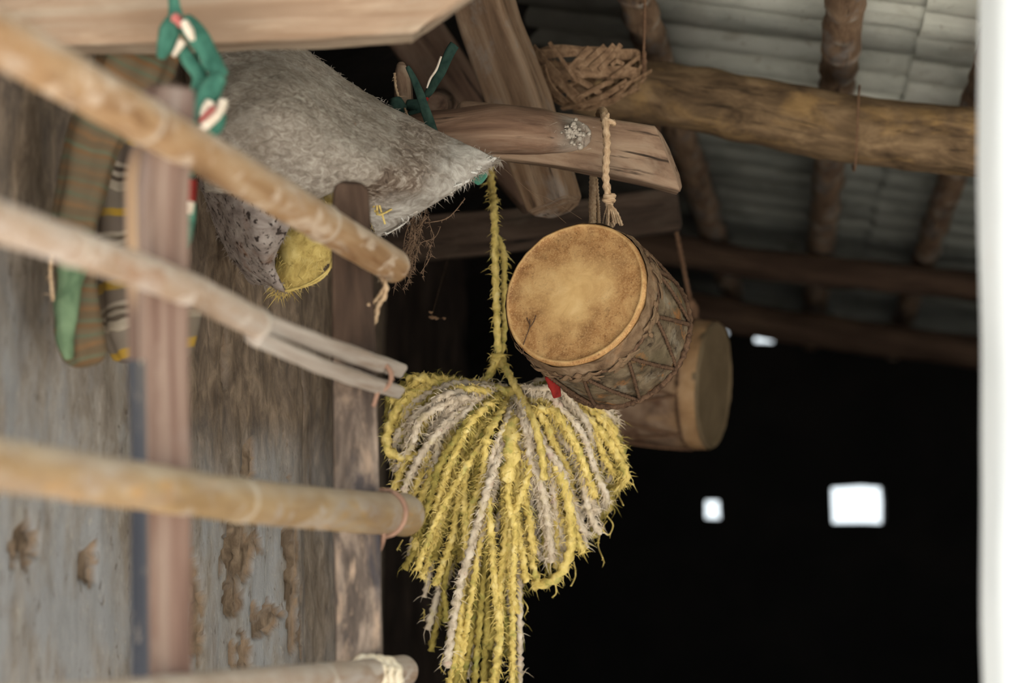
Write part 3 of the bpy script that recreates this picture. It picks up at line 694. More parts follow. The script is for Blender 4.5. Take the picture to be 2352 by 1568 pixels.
for q in range(5):                                    # felted threads curling round the torn lip
    o_ = [Vector((R.gauss(0, .007), R.gauss(-.008, .005), R.gauss(0, .007))) for _ in rim]
    a_ = R.randrange(0, 8); b_ = R.randrange(13, 21)
    cord(mb, [p - RIGHT * R.uniform(0, .03) + v for p, v in list(zip(rim, o_))[a_:b_]], R.uniform(.0012, .003), n=7, fuzz=70, flen=.008, fw=.0003)
mb.build('mouth_rim', M['sackrim'], sack, label='curled rim grey with cobweb')
netB = [[(452, 400, 3.86), (520, 410, 3.76), (600, 425, 3.74), (690, 440, 3.80)],
        [(488, 500, 3.90), (545, 510, 3.78), (600, 520, 3.74), (660, 530, 3.78)],
        [(530, 590, 3.92), (570, 592, 3.82), (604, 596, 3.78), (630, 604, 3.80)],
        [(584, 648, 3.95), (610, 655, 3.88), (634, 662, 3.84), (660, 672, 3.84)]]
mb = MB(); GB = patch(mb, netB, 60, 70, .008, .004, 22, seed=4)
for _ in range(260):
    p = GB[R.randrange(70)][0] if R.random() < .5 else (GB[70][R.randrange(60)] if R.random() < .5 else GB[R.randrange(70)][60])
    hair(mb, p, Vector((R.gauss(-.2, .6), R.gauss(-.2, .5), R.gauss(-.2, .6))).normalized(), R.uniform(.004, .012), .0004)
mb.build('pouch', M['pouch'], sack, label='lower pouch of dashed grey weave')
mb = MB(); sweep(mb, [(P(1086, 404, 3.97), (.002, .003)), (P(1098, 412, 3.97), (.010, .003)), (P(1112, 402, 3.965), (.007, .003)), (P(1118, 394, 3.96), (.002, .002))], circle(10), step=.003, up=FWD, namp=.003, nfreq=80)
mb.build('cloth_scrap', M['teal'], sack, label='scrap of green cloth at the tip of the sack')
# straw stuffed in the mouth
mb = MB()
L = [(P(640, 668, 3.92), S(14, 3.9)), (P(672, 618, 3.9), S(50, 3.9)), (P(704, 560, 3.9), S(66, 3.9)), (P(764, 500, 3.92), S(64, 3.9)), (P(830, 478, 3.94), S(44, 3.9)), (P(862, 490, 3.94), S(18, 3.9))]
sweep(mb, L, circle(22), step=.008, namp=.010, nfreq=30, nstretch=1)
for _ in range(900):
    t = R.random() * 4.999; i = int(t); c = L[i][0].lerp(L[i + 1][0], t - i); r_ = lerp(L[i][1], L[i + 1][1], t - i)
    d = Vector((R.gauss(0, 1), -abs(R.gauss(.6, .6)), R.gauss(0, 1))).normalized()
    hair(mb, c + d * r_ * .95, (d + Vector((R.gauss(0, 1), 0, R.gauss(0, 1)))).normalized(), R.uniform(.008, .022), .0007)
for a in ([(655, 668), (700, 655), (740, 632), (772, 600)], [(660, 668), (720, 650), (752, 625), (765, 590)]):
    cord(mb, [P(x, y, 3.82) for x, y in a], .0022, n=6, amp=.1)
for k in range(16):
    x, y = 855 + R.gauss(0, 9), 455 + R.gauss(0, 16)
    cord(mb, [P(x, y, 3.86), P(x + R.gauss(0, 10), y + R.gauss(8, 14), 3.84), P(x + R.gauss(0, 16), y + R.gauss(18, 18), 3.85)], .0018, n=6, amp=.1)
tag(mb.build('straw_wad', M['straw']), 'wad of yellow straw stuffed in the mouth of the grey sack', 'straw')

# ================================================================== CLOTHS
kn = thing('knotted_rag', 'teal rag with white and red stripes knotted round the pale beam', 'rag', P(430, 150, 3.02))
def ribbon(name, pts, hw, mt, d=3.06, th=.006, parent=kn, lab=None, fold=.35):
    mb = MB()
    hs = hw if isinstance(hw, (list, tuple)) else [hw] * len(pts)
    L = [(P(p[0], p[1], p[2] if len(p) > 2 else d), (S(h, d), th)) for p, h in zip(pts, hs)]
    sweep(mb, L, circle(16), step=.006, up=FWD, namp=.003, nfreq=45, rfun=lambda s, k, T: 1 + fold * nz(Vector((k * 8, s * 30, hs[0]))))
    return mb.build(name, mt, parent, label=lab)
ribbon('strap', [(395, -160), (396, -40), (398, 10), (404, 48)], [13, 13, 12, 16], M['teal'], 3.10)
ribbon('loop', [(402, 44), (392, 72), (380, 104), (366, 132)], [16, 24, 24, 10], M['teal'], 3.08, .010)
ribbon('stripe', [(400, 36), (410, 44), (418, 60)], [12, 10, 7], M['pink'], 3.06, .010, lab='faded red stripe')
ribbon('stripe', [(424, 48), (436, 72), (442, 92)], [9, 11, 6], M['cream'], 3.055, .008, lab='cream stripe')
ribbon('loop', [(422, 44), (452, 82), (484, 138), (512, 176)], [20, 26, 26, 14], M['teal'], 3.08, .012)
ribbon('loop', [(418, 100), (434, 138), (458, 178), (448, 212), (434, 248)], [12, 17, 18, 15, 8], M['teal'], 3.09, .008)
ribbon('stripe', [(420, 96), (410, 112), (398, 128)], [10, 8, 5], M['cream'], 3.07, .006, lab='cream stripe')
ribbon('loop', [(510, 176), (484, 208), (464, 244), (444, 280), (432, 304)], [16, 28, 24, 18, 9], M['teal'], 3.06, .014)
ribbon('stripe', [(486, 234), (476, 252), (466, 268)], [12, 14, 8], M['cream'], 3.05, .010, lab='cream stripe')
ribbon('stripe', [(492, 248), (474, 262), (458, 278)], [5, 5, 4], M['pink'], 3.04, .010, lab='faded red stripe')
ribbon('stripe', [(516, 230), (502, 262), (474, 286), (448, 302)], [10, 13, 12, 6], M['cream'], 3.05, .010, lab='cream stripe')
ribbon('loop', [(514, 262), (500, 294), (474, 312), (456, 312)], [8, 14, 13, 7], M['teal'], 3.06, .010)
ribbon('tail', [(430, 300, 3.08), (432, 380, 3.1), (434, 470, 3.12), (432, 540, 3.12), (428, 570, 3.12)], [10, 14, 13, 11, 6], M['teal'], 3.1, .008)
ribbon('stripe', [(437, 414), (437, 440), (436, 462)], [15, 15, 14], M['red'], 3.09, .010, lab='bright red stripe')
ribbon('stripe', [(436, 464), (434, 478), (433, 488)], [14, 13, 12], M['cream'], 3.09, .010, lab='cream stripe')

rg = thing('rolled_blanket', 'long brown-green striped blanket roll hanging behind the top bamboo rail', 'blanket', P(200, 500, 3.0))
def clothtube(name, pts, hw, th, mt, d, parent, lab=None, seed=0):
    mb = MB(); L = [(P(x, y, d), (S(h, d), t)) for (x, y), h, t in zip(pts, hw, th)]
    sweep(mb, L, circle(36), step=.006, up=FWD, namp=.005, nfreq=16, seed=seed, rfun=lambda s, k, T: 1 + .16 * math.sin(k * 6.283 * 5 + s * 5 + seed) * (.6 + .6 * nz(Vector((s * 9, k * 4, seed)))))
    return mb.build(name, mt, parent, label=lab)
clothtube('blanket', [(350, 50), (314, 140), (268, 230), (220, 310), (190, 430), (168, 530), (178, 640), (184, 760), (196, 818), (200, 838)], [70, 86, 80, 66, 57, 50, 44, 56, 50, 30], [.02, .04, .04, .035, .032, .03, .026, .03, .026, .012], M['rag'], 3.29, rg)
mb = MB()
ribbon('green_lining', [(168, 560), (160, 640), (152, 720), (150, 780), (160, 824)], [34, 32, 26, 20, 8], M['teal_dull'] if 'teal_dull' in M else M['darkteal'], 3.25, .014, rg, 'dull green lining of the blanket')
bg_ = thing('striped_bag', 'yellow and grey striped cloth bag hanging behind the left post', 'bag', P(330, 700, 3.15))
clothtube('bag_body', [(300, 300), (286, 420), (290, 540), (318, 640), (340, 740), (352, 820), (352, 842)], [38, 52, 66, 92, 112, 84, 30], [.02, .03, .035, .045, .05, .035, .012], M['ragy'], 3.44, bg_, seed=5)
mb = MB()
cord(mb, [P(300, 306, 3.44), P(302, 220, 3.44), P(308, 110, 3.43), P(310, 20, 3.43), P(310, -130, 3.40)], .006, n=8)
mb.build('hanging_cord', M['rope_brown'], bg_)
mb = MB(); cord(mb, [P(350, 60, 3.29), P(352, 0, 3.29), P(352, -130, 3.27)], .008, n=8); mb.build('hanging_cord', M['rope_brown'], rg)
# thread of the blanket's frayed edge on the left
mb = MB(); cord(mb, [P(122, 560, 3.22), P(116, 620, 3.22), P(122, 690, 3.22)], .0025, n=6, fuzz=14, flen=.012)
cord(mb, [P(122, 560, 3.22), P(140, 552, 3.24), P(160, 550, 3.26)], .0016, n=6)
mb.build('frayed_thread', M['rope'], rg)

# ================================================================== RAG TIE on the stub
rt = thing('rag_tie', 'dark green rag strips tied round the upright stick and the leaning strut', 'rag', P(930, 260, 4.1))
ribbon('strap', [(938, 152), (955, 190), (978, 258, 3.99), (1004, 336, 3.982)], [5, 9, 11, 11], M['darkteal'], 4.0, .004, rt, fold=.15)
ribbon('strap', [(1046, 104), (1034, 122), (1010, 168), (988, 206), (976, 222)], [12, 12, 12, 10, 5], M['darkteal'], 4.12, .004, rt, fold=.2)
ribbon('stripe', [(1014, 130), (1002, 160), (988, 180), (980, 202)], [2, 3, 3, 2], M['cream'], 4.11, .003, rt, 'cream edge stripe', fold=.1)
ribbon('knot', [(910, 226), (914, 248), (916, 266)], [14, 22, 14], M['darkteal'], 4.1, .02, rt)
ribbon('knot', [(935, 238), (960, 244), (962, 258), (938, 262)], [12, 16, 14, 8], M['darkteal'], 4.12, .014, rt)
ribbon('end', [(910, 240), (894, 252), (886, 272)], [8, 9, 6], M['darkteal'], 4.1, .004, rt)
mb = MB(); cord(mb, [P(906, 168, 4.12), P(910, 205, 4.11), P(922, 240, 4.1)], .0022, n=6, fuzz=12, flen=.01); cord(mb, [P(928, 245, 4.1), P(938, 270, 4.02), P(954, 296, 3.972)], .0016, n=6)
mb.build('string', M['rope'], rt)
mb = MB(); sweep(mb, [(P(975, 218, 4.12), .004), (P(978, 226, 4.12), .006), (P(974, 234, 4.12), .003)], circle(8), step=.003, namp=.002, nfreq=90); mb.build('red_scrap', M['red'], rt, label='tiny red scrap')

# ================================================================== BASKET
bk = thing('woven_basket', 'broken split-cane basket hanging in the dark under the roof', 'basket', P(1345, 260, 4.66))
BD = 4.66
bc = P(1345, 140, BD); ra, rb, rc_ = S(128, BD), S(112, BD), S(100, BD)
def bowl(th, ph, k=1.0):                      # ph 0 rim .. 90 bottom
    c = math.cos(ph) if ph > 0 else 1.0 - .10 * ph
    return bc + RIGHT * ra * k * c * math.cos(th) + Vector((0, 1, 0)) * rc_ * k * c * math.sin(th) - UP * rb * k * math.sin(ph)
mb = MB()
def strip(pts, hw, th=.0012):
    L = [(p, (hw, th)) for p in pts]
    pp = spline([(p, Vector(r)) for p, r in L], .01); prev = None; s = 0
    N_ = len(pp); rings = []
    for i, (p, r) in enumerate(pp):
        t = (pp[min(i + 1, N_ - 1)][0] - pp[max(i - 1, 0)][0]).normalized()
        n = (p - bc).normalized(); n = (n - t * n.dot(t)).normalized(); x = t.cross(n)
        rings.append([mb.vert(p + x * a * hw + n * b * th, (a * hw, b * th, i * .01 + pts[0].x)) for a, b in ((1, 1), (-1, 1), (-1, -1), (1, -1))])
    for i in range(N_ - 1):
        for k in range(4): mb.face(rings[i][k], rings[i][(k + 1) % 4], rings[i + 1][(k + 1) % 4], rings[i + 1][k])
    mb.face(*rings[0]); mb.face(*rings[-1])
rk = random.Random(21)
def front(px, py, k=1.0):                     # the near side of the bowl under this spot
    x, y = (px - 1345) / 150, (py - 140) / 125
    return P(px, py, BD - rc_ * k * math.sqrt(max(.02, 1 - x * x - max(0, y) ** 2)))
for ph, hw in ((0.0, .010), (.42, .008), (.85, .008)):     # bands going right round
    strip([bowl(2 * math.pi * q / 24 + .4, ph + .06 * math.sin(q * .8), .97) for q in range(24)], hw)
for k in range(16):                           # stakes of the far side and the bottom, broken off at the rim
    th0 = rad(150 * k / 15 + 15 + rk.gauss(0, 3)); s_ = rad(rk.choice((40, -40))); top = rk.uniform(-.22, .05)
    strip([bowl(th0 + s_ * (q / 6), lerp(top, 1.3, q / 6), .99) for q in range(7)], rk.uniform(.004, .007))
for hw, k_, pts_ in (
        (11, 1.0, [(1222, 128), (1300, 120), (1385, 119), (1425, 128)]), (12, 1.02, [(1236, 184), (1330, 168), (1425, 163), (1468, 170)]),
        (13, 1.05, [(1222, 112), (1268, 164), (1310, 210), (1348, 246)]), (10, 1.04, [(1246, 150), (1262, 196), (1300, 236)]),
        (8, 1.07, [(1306, 162), (1330, 138), (1356, 110)]), (7, 1.08, [(1330, 158), (1362, 130), (1390, 106)]), (8, 1.07, [(1356, 158), (1388, 130), (1412, 104)]), (6, 1.08, [(1376, 160), (1404, 132), (1426, 102)]),
        (6, 1.09, [(1326, 226), (1366, 204), (1408, 184)]), (8, 1.07, [(1332, 242), (1390, 218), (1440, 186)]), (6, 1.09, [(1350, 252), (1410, 228), (1468, 204)]), (6, 1.05, [(1290, 250), (1340, 240), (1398, 232)]),
        (5, 1.1, [(1404, 178), (1440, 152), (1470, 128)]), (4, 1.12, [(1424, 200), (1460, 182), (1496, 162)]), (5, 1.1, [(1398, 232), (1436, 202), (1474, 150)]), (4, 1.1, [(1384, 244), (1430, 222), (1484, 178)]),
        (5, 1.1, [(1432, 148), (1416, 140), (1404, 150)]), (7, 1.03, [(1296, 170), (1352, 196), (1406, 238)])):
    strip([front(x, y, k_) for x, y in pts_], S(hw, BD))
strip([P(1262, 97, BD - .1), P(1300, 150, BD - .11), P(1328, 188, BD - .1)], .0035)
strip([P(1326, 188, BD - .1), P(1310, 196, BD - .09)], .0025)
mb.build('weave', M['cane'], bk, smooth=False)
mb = MB(); q = roof_c(1482, -60)
cord(mb, [P(1474, 190, BD), P(1477, 150, BD), P(1480, 70, BD), P(1482, -60, BD), P(1483, -200, BD)], .0028, n=6, fuzz=30, flen=.008)
cord(mb, [P(1474, 190, BD), P(1481, 150, BD), P(1479, 118, BD)], .004, n=6)
mb.build('hanging_cord', M['rope_brown'], bk)

# ================================================================== DRUMS
def drum(name, label, hc, axis, rad_f, rad_r, L, bulge, head_m, shell_m, nl, group, phase=0, upv=UP, double=True, fancy=True, roll=.006):
    t = thing(name, label, 'drum', hc + axis * L * .5, group)
    a = axis.normalized(); x = a.cross(upv).normalized(); y = x.cross(a)
    NS = 120
    def rad_at(s): u = s / L; return lerp(rad_f, rad_r, u) + bulge * math.sin(math.pi * u)
    def pt(s, th, off=0): r_ = rad_at(s) + off; return hc + a * s + x * r_ * math.cos(th) + y * r_ * math.sin(th)
    # head skin with a rolled rim
    mb = MB(); rings = []
    prof = [(0, .0005), (.12, .0004), (.25, .0003), (.4, .0002), (.55, 0), (.7, 0), (.82, 0), (.9, 0), (.945, -.0015), (.965, -.004), (.99, -.003), (1.004, .002), (1.008, .006), (1.008, .012)]
    for i, (q, z) in enumerate(prof[1:]):
        ring = []
        for k in range(NS):
            th = 2 * math.pi * k / NS
            r_ = rad_f * q * (1 + (.010 * nz(Vector((math.cos(th) * 2, math.sin(th) * 2, 1))) if q > .5 else 0))
            zz = z + (.002 * nz(Vector((math.cos(th) * 6, math.sin(th) * 6, q * 3))) if q > .9 else 0)
            m = (1 - sm(.15, .75, q + .28 * fbm(Vector((math.cos(th) * q * 2, math.sin(th) * q * 2, 5)), 3)))  # paler middle: part wear, part light put into the skin colour
            if .955 < q < .975: m = max(m, .6)
            co = hc + a * zz + x * r_ * math.cos(th) + y * r_ * math.sin(th)
            ring.append(mb.vert(co, (r_ * math.cos(th), r_ * math.sin(th), zz), m))
        rings.append(ring)
    c = mb.vert(hc + a * .0005, (0, 0, 0), 1)
    for k in range(NS): mb.face(c, rings[0][k], rings[0][(k + 1) % NS])
    for i in range(len(rings) - 1):
        for k in range(NS): mb.face(rings[i][k], rings[i][(k + 1) % NS], rings[i + 1][(k + 1) % NS], rings[i + 1][k])
    mb.build('drum_head', head_m, t)
    # shell
    mb = MB(); rings = []; NL = 34
    for i in range(NL + 1):
        s = lerp(.004, L, i / NL); ring = []
        for k in range(NS):
            th = 2 * math.pi * k / NS
            d = .0035 * fbm(Vector((math.cos(th) * 4, math.sin(th) * 4, s * 22)), 4)
            lo = .045 + .014 * nz(Vector((math.cos(th) * 5, math.sin(th) * 5, 7)))
            m = .75 * sm(lo, lo - .012, s)
            if not fancy: m = .65 * sm(.085 + .05 * nz(Vector((math.cos(th) * 3, math.sin(th) * 3, 7))), .02, s)
            ring.append(mb.vert(pt(s, th, d + (.003 if s < lo else 0)), (math.cos(th) * rad_f, math.sin(th) * rad_f, s), m))
        rings.append(ring)
    for i in range(NL):
        for k in range(NS): mb.face(rings[i][k], rings[i][(k + 1) % NS], rings[i + 1][(k + 1) % NS], rings[i + 1][k])
    cc = [mb.vert(hc + a * (L - .004), (0, 0, L), 0)]
    for k in range(NS): mb.face(rings[-1][k], rings[-1][(k + 1) % NS], cc[0])
    mb.build('shell', shell_m, t)
    # hoops
    for s, r_ in ((.044, .0035), (L - .004, .0055)):
        mb = MB(); cord(mb, [pt(s + .003 * nz(Vector((q, s, 0))), 2 * math.pi * q / 48, .002) for q in range(49)], r_, lobes=2, pitch=.03)
        mb.build('hoop', M['lace'], t)
    # zigzag lacing
    for k in range(nl):
        t0 = phase + 2 * math.pi * k / nl; h = math.pi / nl
        for sg in ((1, -1) if double else (1,)):
            mb = MB(); pts_ = [pt(lerp(.044, L - .004, q / 8), t0 + sg * h * q / 8, .0035) for q in range(9)]
            cord(mb, pts_, .0032 if sg > 0 else .0027, lobes=2, pitch=.014, n=8, amp=.45)
            mb.build('lacing', M['lace'] if fancy else M['rope_brown'], t)
    if fancy:                                   # torn skin tags where the laces leave the front hoop
        for k in range(nl):
            t0 = phase + 2 * math.pi * k / nl
            mb = MB()
            for q in range(13):
                dth = R.gauss(0, .11); p = pt(.036 + R.uniform(-.006, .010), t0 + dth, .003); d = (a * R.uniform(-.2, 1) + (pt(.04, t0 + dth + .1) - pt(.04, t0 + dth)).normalized() * R.gauss(0, .8)).normalized()
                out = (p - hc - a * (p - hc).dot(a)).normalized()
                L_ = R.uniform(.012, .034); wd = R.uniform(.003, .008)
                sweep(mb, [(p, (wd, .0016)), (p + d * L_ * .5 + out * R.uniform(.001, .005), (wd * 1.1, .0016)), (p + d * L_, (wd * .5, .001))], circle(8), step=.004, up=out, namp=.0012, nfreq=120, m=.5 + .4 * R.random())
            mb.build('skin_tag', shell_m, t)
    return t, pt, a, x, y
hc = P(1320, 674, 4.0)
a1 = cdir(.418, -.355, .836).normalized()
d1, pt1, aa, xx, yy = drum('hand_drum', 'sunlit-tan hide drum hanging by a pale cord, its round head facing the viewer', hc, a1, .1255, .128, .196, .004, M['skin'], M['hide'], 10, 'hide drums hanging from the roof timbers', phase=.45)
d1['label'] = 'tan hide drum hanging in front by a pale cord, round head facing the viewer'
mb = MB()                                        # cord over the squared timber
cord(mb, [P(1362, 520, 4.10), P(1361, 470, 4.17), P(1363, 400, 4.26), P(1368, 320, 4.27), P(1376, 266, 4.235), P(1384, 254, 4.16), P(1388, 268, 4.085), P(1394, 330, 4.07), P(1391, 400, 4.07), P(1398, 460, 4.075), P(1406, 520, 4.09)], .0062, pitch=.03, fuzz=30, flen=.0035)
cord(mb, [P(1370, 412, 4.245), P(1374, 470, 4.19), P(1376, 515, 4.10)], .0028, pitch=.02)
cord(mb, rloop(1396, 285, 4.09, Vector((.3, 0, 1)), .009, 1.2, .01), .005)
cord(mb, rloop(1398, 462, 4.075, Vector((.1, 0, 1)), .007, 1.6, .006), .0045)
for k in range(26):                              # frayed tuft at the foot of the cord
    x, e = R.gauss(0, 1), R.uniform(.6, 1)
    cord(mb, [P(1398, 466, 4.075), P(1402 + x * 9, 488, 4.07 + R.gauss(0, .006)), P(1404 + x * 15, 492 + 26 * e, 4.075 + R.gauss(0, .01))], R.uniform(.0012, .0026), n=6)
mb.build('hanging_cord', M['rope'], d1)
mb = MB()
sweep(mb, [(P(1262, 862, 4.07), (S(10, 4), .004)), (P(1272, 884, 4.07), (S(15, 4), .006)), (P(1280, 912, 4.07), (S(9, 4), .003))], circle(12), step=.004, up=FWD, namp=.003, nfreq=70)
mb.build('red_tassel', M['red'], d1, label='red cloth scrap under the drum')
mb = MB()
hp = lambda px, py: (lambda r: CAM + r * ((hc - a1 * .0032 - CAM).dot(a1) / r.dot(a1)))(cdir((px - CX) / F, (CY - py) / F, 1))
for L_ in ([(1203, 812), (1201, 796), (1208, 775), (1216, 752), (1217, 733)], [(1217, 752), (1226, 738), (1231, 724)], [(1217, 745), (1212, 735), (1210, 729)]):
    cord(mb, [hp(*q) for q in L_], .0009, n=6, amp=.1)
mb.build('loose_thread', M['rope_dark'] if 'rope_dark' in M else M['lace'], d1)
hc2 = P(1640, 885, 5.4)
a2 = cdir(-.935, .045, .345).normalized()
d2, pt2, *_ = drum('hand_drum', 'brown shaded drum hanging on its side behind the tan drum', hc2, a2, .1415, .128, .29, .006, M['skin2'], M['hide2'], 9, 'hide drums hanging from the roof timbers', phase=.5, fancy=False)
mb = MB()
cord(mb, [P(1596, 748, 5.42), P(1592, 715, 5.42), P(1586, 690, 5.42)], .011, n=8)
cord(mb, [P(1588, 705, 5.42), P(1576, 645, 5.42), P(1556, 545, 5.42), P(1538, 470, 5.42), P(1520, 380, 5.42), P(1510, 290, 5.40)], .0045, n=6)
cord(mb, [P(1480, 770, 5.5), P(1550, 730, 5.45), P(1588, 705, 5.42)], .004, n=6)
mb.build('hanging_cord', M['rope_brown'], d2)

# ================================================================== YELLOW YARN BUNDLE
MD = 4.36
mop = thing('yarn_mop', 'large shaggy bundle of yellow and grey yarn hanging below the drum', 'yarn bundle', P(1160, 1200, MD))
KX, KY = 1172, 925
Lk = [(-104, 255), (-92, 285), (-78, 292), (-62, 318), (-45, 372), (-32, 440), (-22, 520), (-12, 740), (-4, 800), (2, 700), (4, 450), (14, 425), (28, 385), (42, 350), (56, 318), (72, 262), (88, 222), (100, 190)]
def Lat(ph):
    for (a, la), (b, lb) in zip(Lk, Lk[1:]):
        if a <= ph <= b: return lerp(la, lb, (ph - a) / (b - a))
    return Lk[0][1] if ph < Lk[0][0] else Lk[-1][1]
rm = random.Random(5)
def flow(ph, ls, zb):
    """path of one strand: out from the tie, bulging sideways, then down to the edge of the bundle"""
    L_ = Lat(ph) * ls; a_ = rad(ph); ex, ey = KX + L_ * math.sin(a_), KY + L_ * math.cos(a_)
    sd = max(-1, min(1, ph / 62)); dn = 1 - abs(sd)
    s0 = (KX + sd * 30 + rm.gauss(0, 26 * dn + 8), KY - 14 + rm.uniform(-10, 60) * dn + rm.gauss(0, 8), MD + zb * .55 + .02 * dn)
    out = []
    for t in (.18, .4, .62, .82):
        bx = lerp(s0[0], ex, min(1, t * (1 + .62 * abs(sd) * (1 - t))))
        by = lerp(s0[1], ey, t ** (1 + .85 * abs(sd))) - 24 * abs(sd) * math.sin(math.pi * t)
        bz = zb * (.75 + .5 * math.sin(math.pi * min(1, t * 1.3)))
        out.append((bx + rm.gauss(0, 6), by + rm.gauss(0, 6), MD + bz + rm.gauss(0, .006)))
    end = (ex + rm.gauss(0, 6), ey + rm.gauss(0, 10), MD + zb * .45 + rm.gauss(0, .012))
    pts = [s0] + out + [end]
    if abs(ph) > 45 and rm.random() < .45: pts.append((end[0] - sd * rm.uniform(8, 40), end[1] + rm.uniform(14, 50), MD + .03))
    return pts
def isgrey(ph, zb):
    if ph < -80 and rm.random() < .75: return False
    return nz(Vector((ph * .075, zb * 34, 2))) > .15 or rm.random() < .13
def pick_ph():
    while True:
        ph = rm.uniform(-104, 100)
        if rm.random() < .25 + .75 * min(1, (Lat(ph) / 700)): return ph
for k in range(100):                                  # the strands on top, each of its own
    ph = lerp(-104, 100, (k % 50 + .5) / 50) + rm.gauss(0, 2.5) if k < 50 else lerp(-75, 60, (k - 50 + .5) / 50) + rm.gauss(0, 3)
    pts = flow(ph, rm.uniform(.82, 1.0) if k < 50 else rm.uniform(.5, .95), rm.uniform(-.085, -.06) if k < 50 else rm.uniform(-.125, -.095))
    mb = MB(); r_ = rm.uniform(.0052, .0072)
    cord(mb, [P(*q) for q in pts], r_, lobes=2, pitch=r_ * 5.5, n=8, amp=.36, fuzz=300, flen=.013, fw=.0006, rng=rm, wob=.0034, step=r_ * .8, g0=rm.uniform(0, 9))
    mb.build('yarn_strand', M['greyyarn'] if isgrey(ph, -.08 if k < 50 else -.11) else (M['olive'] if rm.random() < .22 else M['yellow']), mop)
for mt, want in ((M['olive'], False), (M['greyyarn'], True)):     # the tangle below them
    mb = MB()
    for k in range(120 if not want else 40):
        ph = pick_ph(); zb = rm.choice((-.05, -.03, .0, .03)) + rm.gauss(0, .008); r_ = rm.uniform(.0052, .0072)
        cord(mb, [P(*q) for q in flow(ph, rm.uniform(.7, 1.0), zb)], r_, lobes=2, pitch=r_ * 5.5, n=6, amp=.36, fuzz=90, flen=.016, fw=.0006, rng=rm, wob=.0034, step=r_ * 1.1, g0=rm.uniform(0, 9))
    o = mb.build('tangled_yarn', mt, mop); o['kind'] = 'stuff'
def yarn(px_pts, r, mt, fuzz):
    mb = MB(); cord(mb, [P(*q) for q in px_pts], r, lobes=2, pitch=r * 5.5, n=8, amp=.34, fuzz=fuzz, flen=.010, fw=.00045, rng=rm, step=r * .9)
    return mb.build('yarn_loop', mt, mop)
yarn([(1200, 905, MD - .07), (1090, 888, MD - .08), (1000, 890, MD - .07), (930, 915, MD - .06), (896, 975, MD - .05), (890, 1030, MD - .06), (930, 1050, MD - .07), (985, 1040, MD - .10)], .0085, M['yellow'], 260)
yarn([(1210, 905, MD - .03), (1290, 906, MD - .05), (1350, 930, MD - .06), (1384, 985, MD - .05), (1370, 1010, MD - .04)], .008, M['yellow'], 200)
yarn([(1225, 1345, MD - .04), (1280, 1325, MD - .06), (1312, 1250, MD - .08), (1300, 1130, MD - .11), (1260, 1040, MD - .13)], .0085, M['yellow'], 260)
yarn([(1182, 960, MD - .12), (1172, 1000, MD - .15), (1176, 1050, MD - .15), (1160, 1100, MD - .14)], .013, M['yellow'], 260)
for pts_ in ([(1395, 1185), (1408, 1205), (1398, 1228), (1384, 1214), (1394, 1196)], [(1380, 1220), (1374, 1252), (1384, 1280), (1388, 1292)], [(1400, 1100), (1428, 1106), (1456, 1112)], [(1404, 1122), (1420, 1138), (1432, 1160)], [(1318, 1290), (1322, 1320), (1312, 1345)], [(1275, 1335), (1278, 1360), (1268, 1372)], [(1200, 1375), (1212, 1395), (1204, 1415)], [(975, 1400), (974, 1425)], [(925, 1240), (912, 1262)], [(1020, 1500), (1012, 1530), (1024, 1548)]):
    mb = MB(); cord(mb, [P(x, y, MD + rm.gauss(0, .02)) for x, y in pts_], .0013, n=5, amp=.1, fuzz=6, flen=.006, rng=rm); mb.build('stray_fibre', M['yellow'], mop)
# hanging rope
mb = MB(); HD = 4.34
cord(mb, [P(1122, 350, 4.5), P(1130, 430, 4.42), P(1136, 500, HD), P(1138, 640, HD), P(1142, 760, HD), P(1146, 820, HD)], .0066, fuzz=260, flen=.010, rng=rm)
cord(mb, [P(1150, 822, HD + .01), P(1160, 740, HD + .03), P(1158, 650, HD + .04), P(1158, 590, HD + .04), P(1148, 555, HD + .02), P(1138, 540, HD + .01)], .0054, fuzz=160, flen=.012, rng=rm)
cord(mb, rloop(1146, 820, HD, Vector((.2, .2, 1)), .009, 2.2, -.007), .006, fuzz=60, rng=rm)
cord(mb, [P(1142, 828, HD - .01), P(1124, 860, HD - .01), P(1106, 895, HD - .02), P(1120, 940, HD - .04)], .0068, fuzz=80, rng=rm)
cord(mb, [P(1152, 826, HD - .01), P(1176, 872, HD - .06), P(1202, 918, HD - .10), P(1228, 970, HD - .14), P(1244, 1040, HD - .15), P(1250, 1100, HD - .14)], .0066, fuzz=110, rng=rm)
mb.build('hanging_rope', M['yellow'], mop)

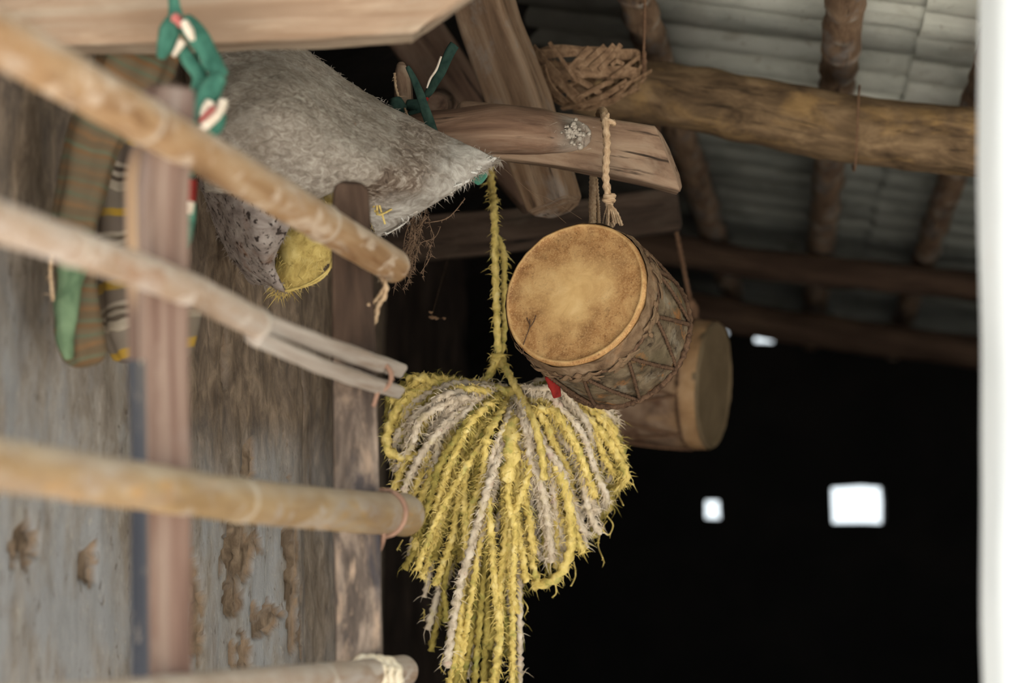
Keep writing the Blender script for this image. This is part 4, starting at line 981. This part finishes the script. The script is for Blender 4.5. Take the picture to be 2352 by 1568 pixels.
# ================================================================== SMALL THINGS
dv = MB(); rv = random.Random(3)
for k in range(16):
    x, y = rv.uniform(950, 985), rv.uniform(470, 520); pts = [(x, y, 3.98)]
    for q in range(5): x += rv.gauss(-5, 9); y += rv.uniform(16, 40); pts.append((x, y, 3.98 + rv.gauss(0, .01)))
    cord(dv, [P(*q) for q in pts], rv.uniform(.0004, .0009), n=5, amp=.3, fuzz=45, flen=.008, fw=.0004, rng=rv)
cord(dv, [P(1068, 456, 3.98), P(1044, 486, 3.98), P(1020, 504, 3.98), P(975, 512, 3.98)], .001, n=5, fuzz=20, flen=.006, rng=rv)
cord(dv, [P(1012, 520, 3.98), P(998, 546, 3.98), P(965, 560, 3.98), P(950, 600, 3.98), P(900, 650, 3.98)], .0006, n=5, fuzz=20, flen=.006, rng=rv)
tag(dv.build('dried_vine', M['web']), 'wispy dried brown vine hanging below the mouth of the sack', 'dried vine')
mb = MB()
cord(mb, [P(994, 718, 4.5), P(1010, 660, 4.7), P(1030, 590, 4.98)], .0003, n=4, amp=0)
for (x, y, l, h) in ((994, 728, 9, 5), (990, 716, 4, 3), (1003, 730, 5, 4), (1021, 730, 3, 3)):
    sweep(mb, [(P(x - l, y - 2, 4.5), .001), (P(x, y + 1, 4.5), S(h, 4.5)), (P(x + l, y, 4.5), .001)], circle(8), step=.003, namp=.002, nfreq=150)
cord(mb, [P(994, 728, 4.5), P(1008, 731, 4.5), P(1021, 730, 4.5)], .0003, n=4, amp=0); cord(mb, [P(990, 716, 4.5), P(994, 728, 4.5)], .0003, n=4, amp=0)
tag(mb.build('dry_flake', M['cane']), 'tiny tan flakes caught on a cobweb thread left of the drum', 'dry flakes')
mb = MB()
for L_ in ([(1130, 362), (1212, 436), (1300, 512)], [(1212, 436), (1270, 462), (1336, 503)]):
    cord(mb, [P(x, y, 4.0) for x, y in L_], .00025, n=4, amp=0)
tag(mb.build('cobweb', M['web']), 'thin cobweb threads from the broken log down to the drum', 'cobweb')
mb = MB()
rv = random.Random(9)
for k in range(44): 
    x, y = 1318 + rv.gauss(0, 13), 306 + rv.gauss(0, 15)
    r_ = S(rv.uniform(2.5, 7), 4); sweep(mb, [(P(x, y, 3.988), r_), (P(x + rv.gauss(0, 1), y + rv.gauss(0, 1), 3.980), r_), (P(x, y, 3.976), r_ * .6)], circle(10), step=.003, namp=.0022, nfreq=170, up=UP)
for k in range(40): hair(mb, P(1315 + rv.gauss(0, 20), 315 + rv.gauss(0, 18), 3.97), Vector((rv.gauss(0, 1), -.2, rv.gauss(0, .4))).normalized(), rv.uniform(.004, .012), .0002)
tag(mb.build('cobweb', M['cotton']), 'white cobweb lump clinging to the broken log end', 'cobweb')
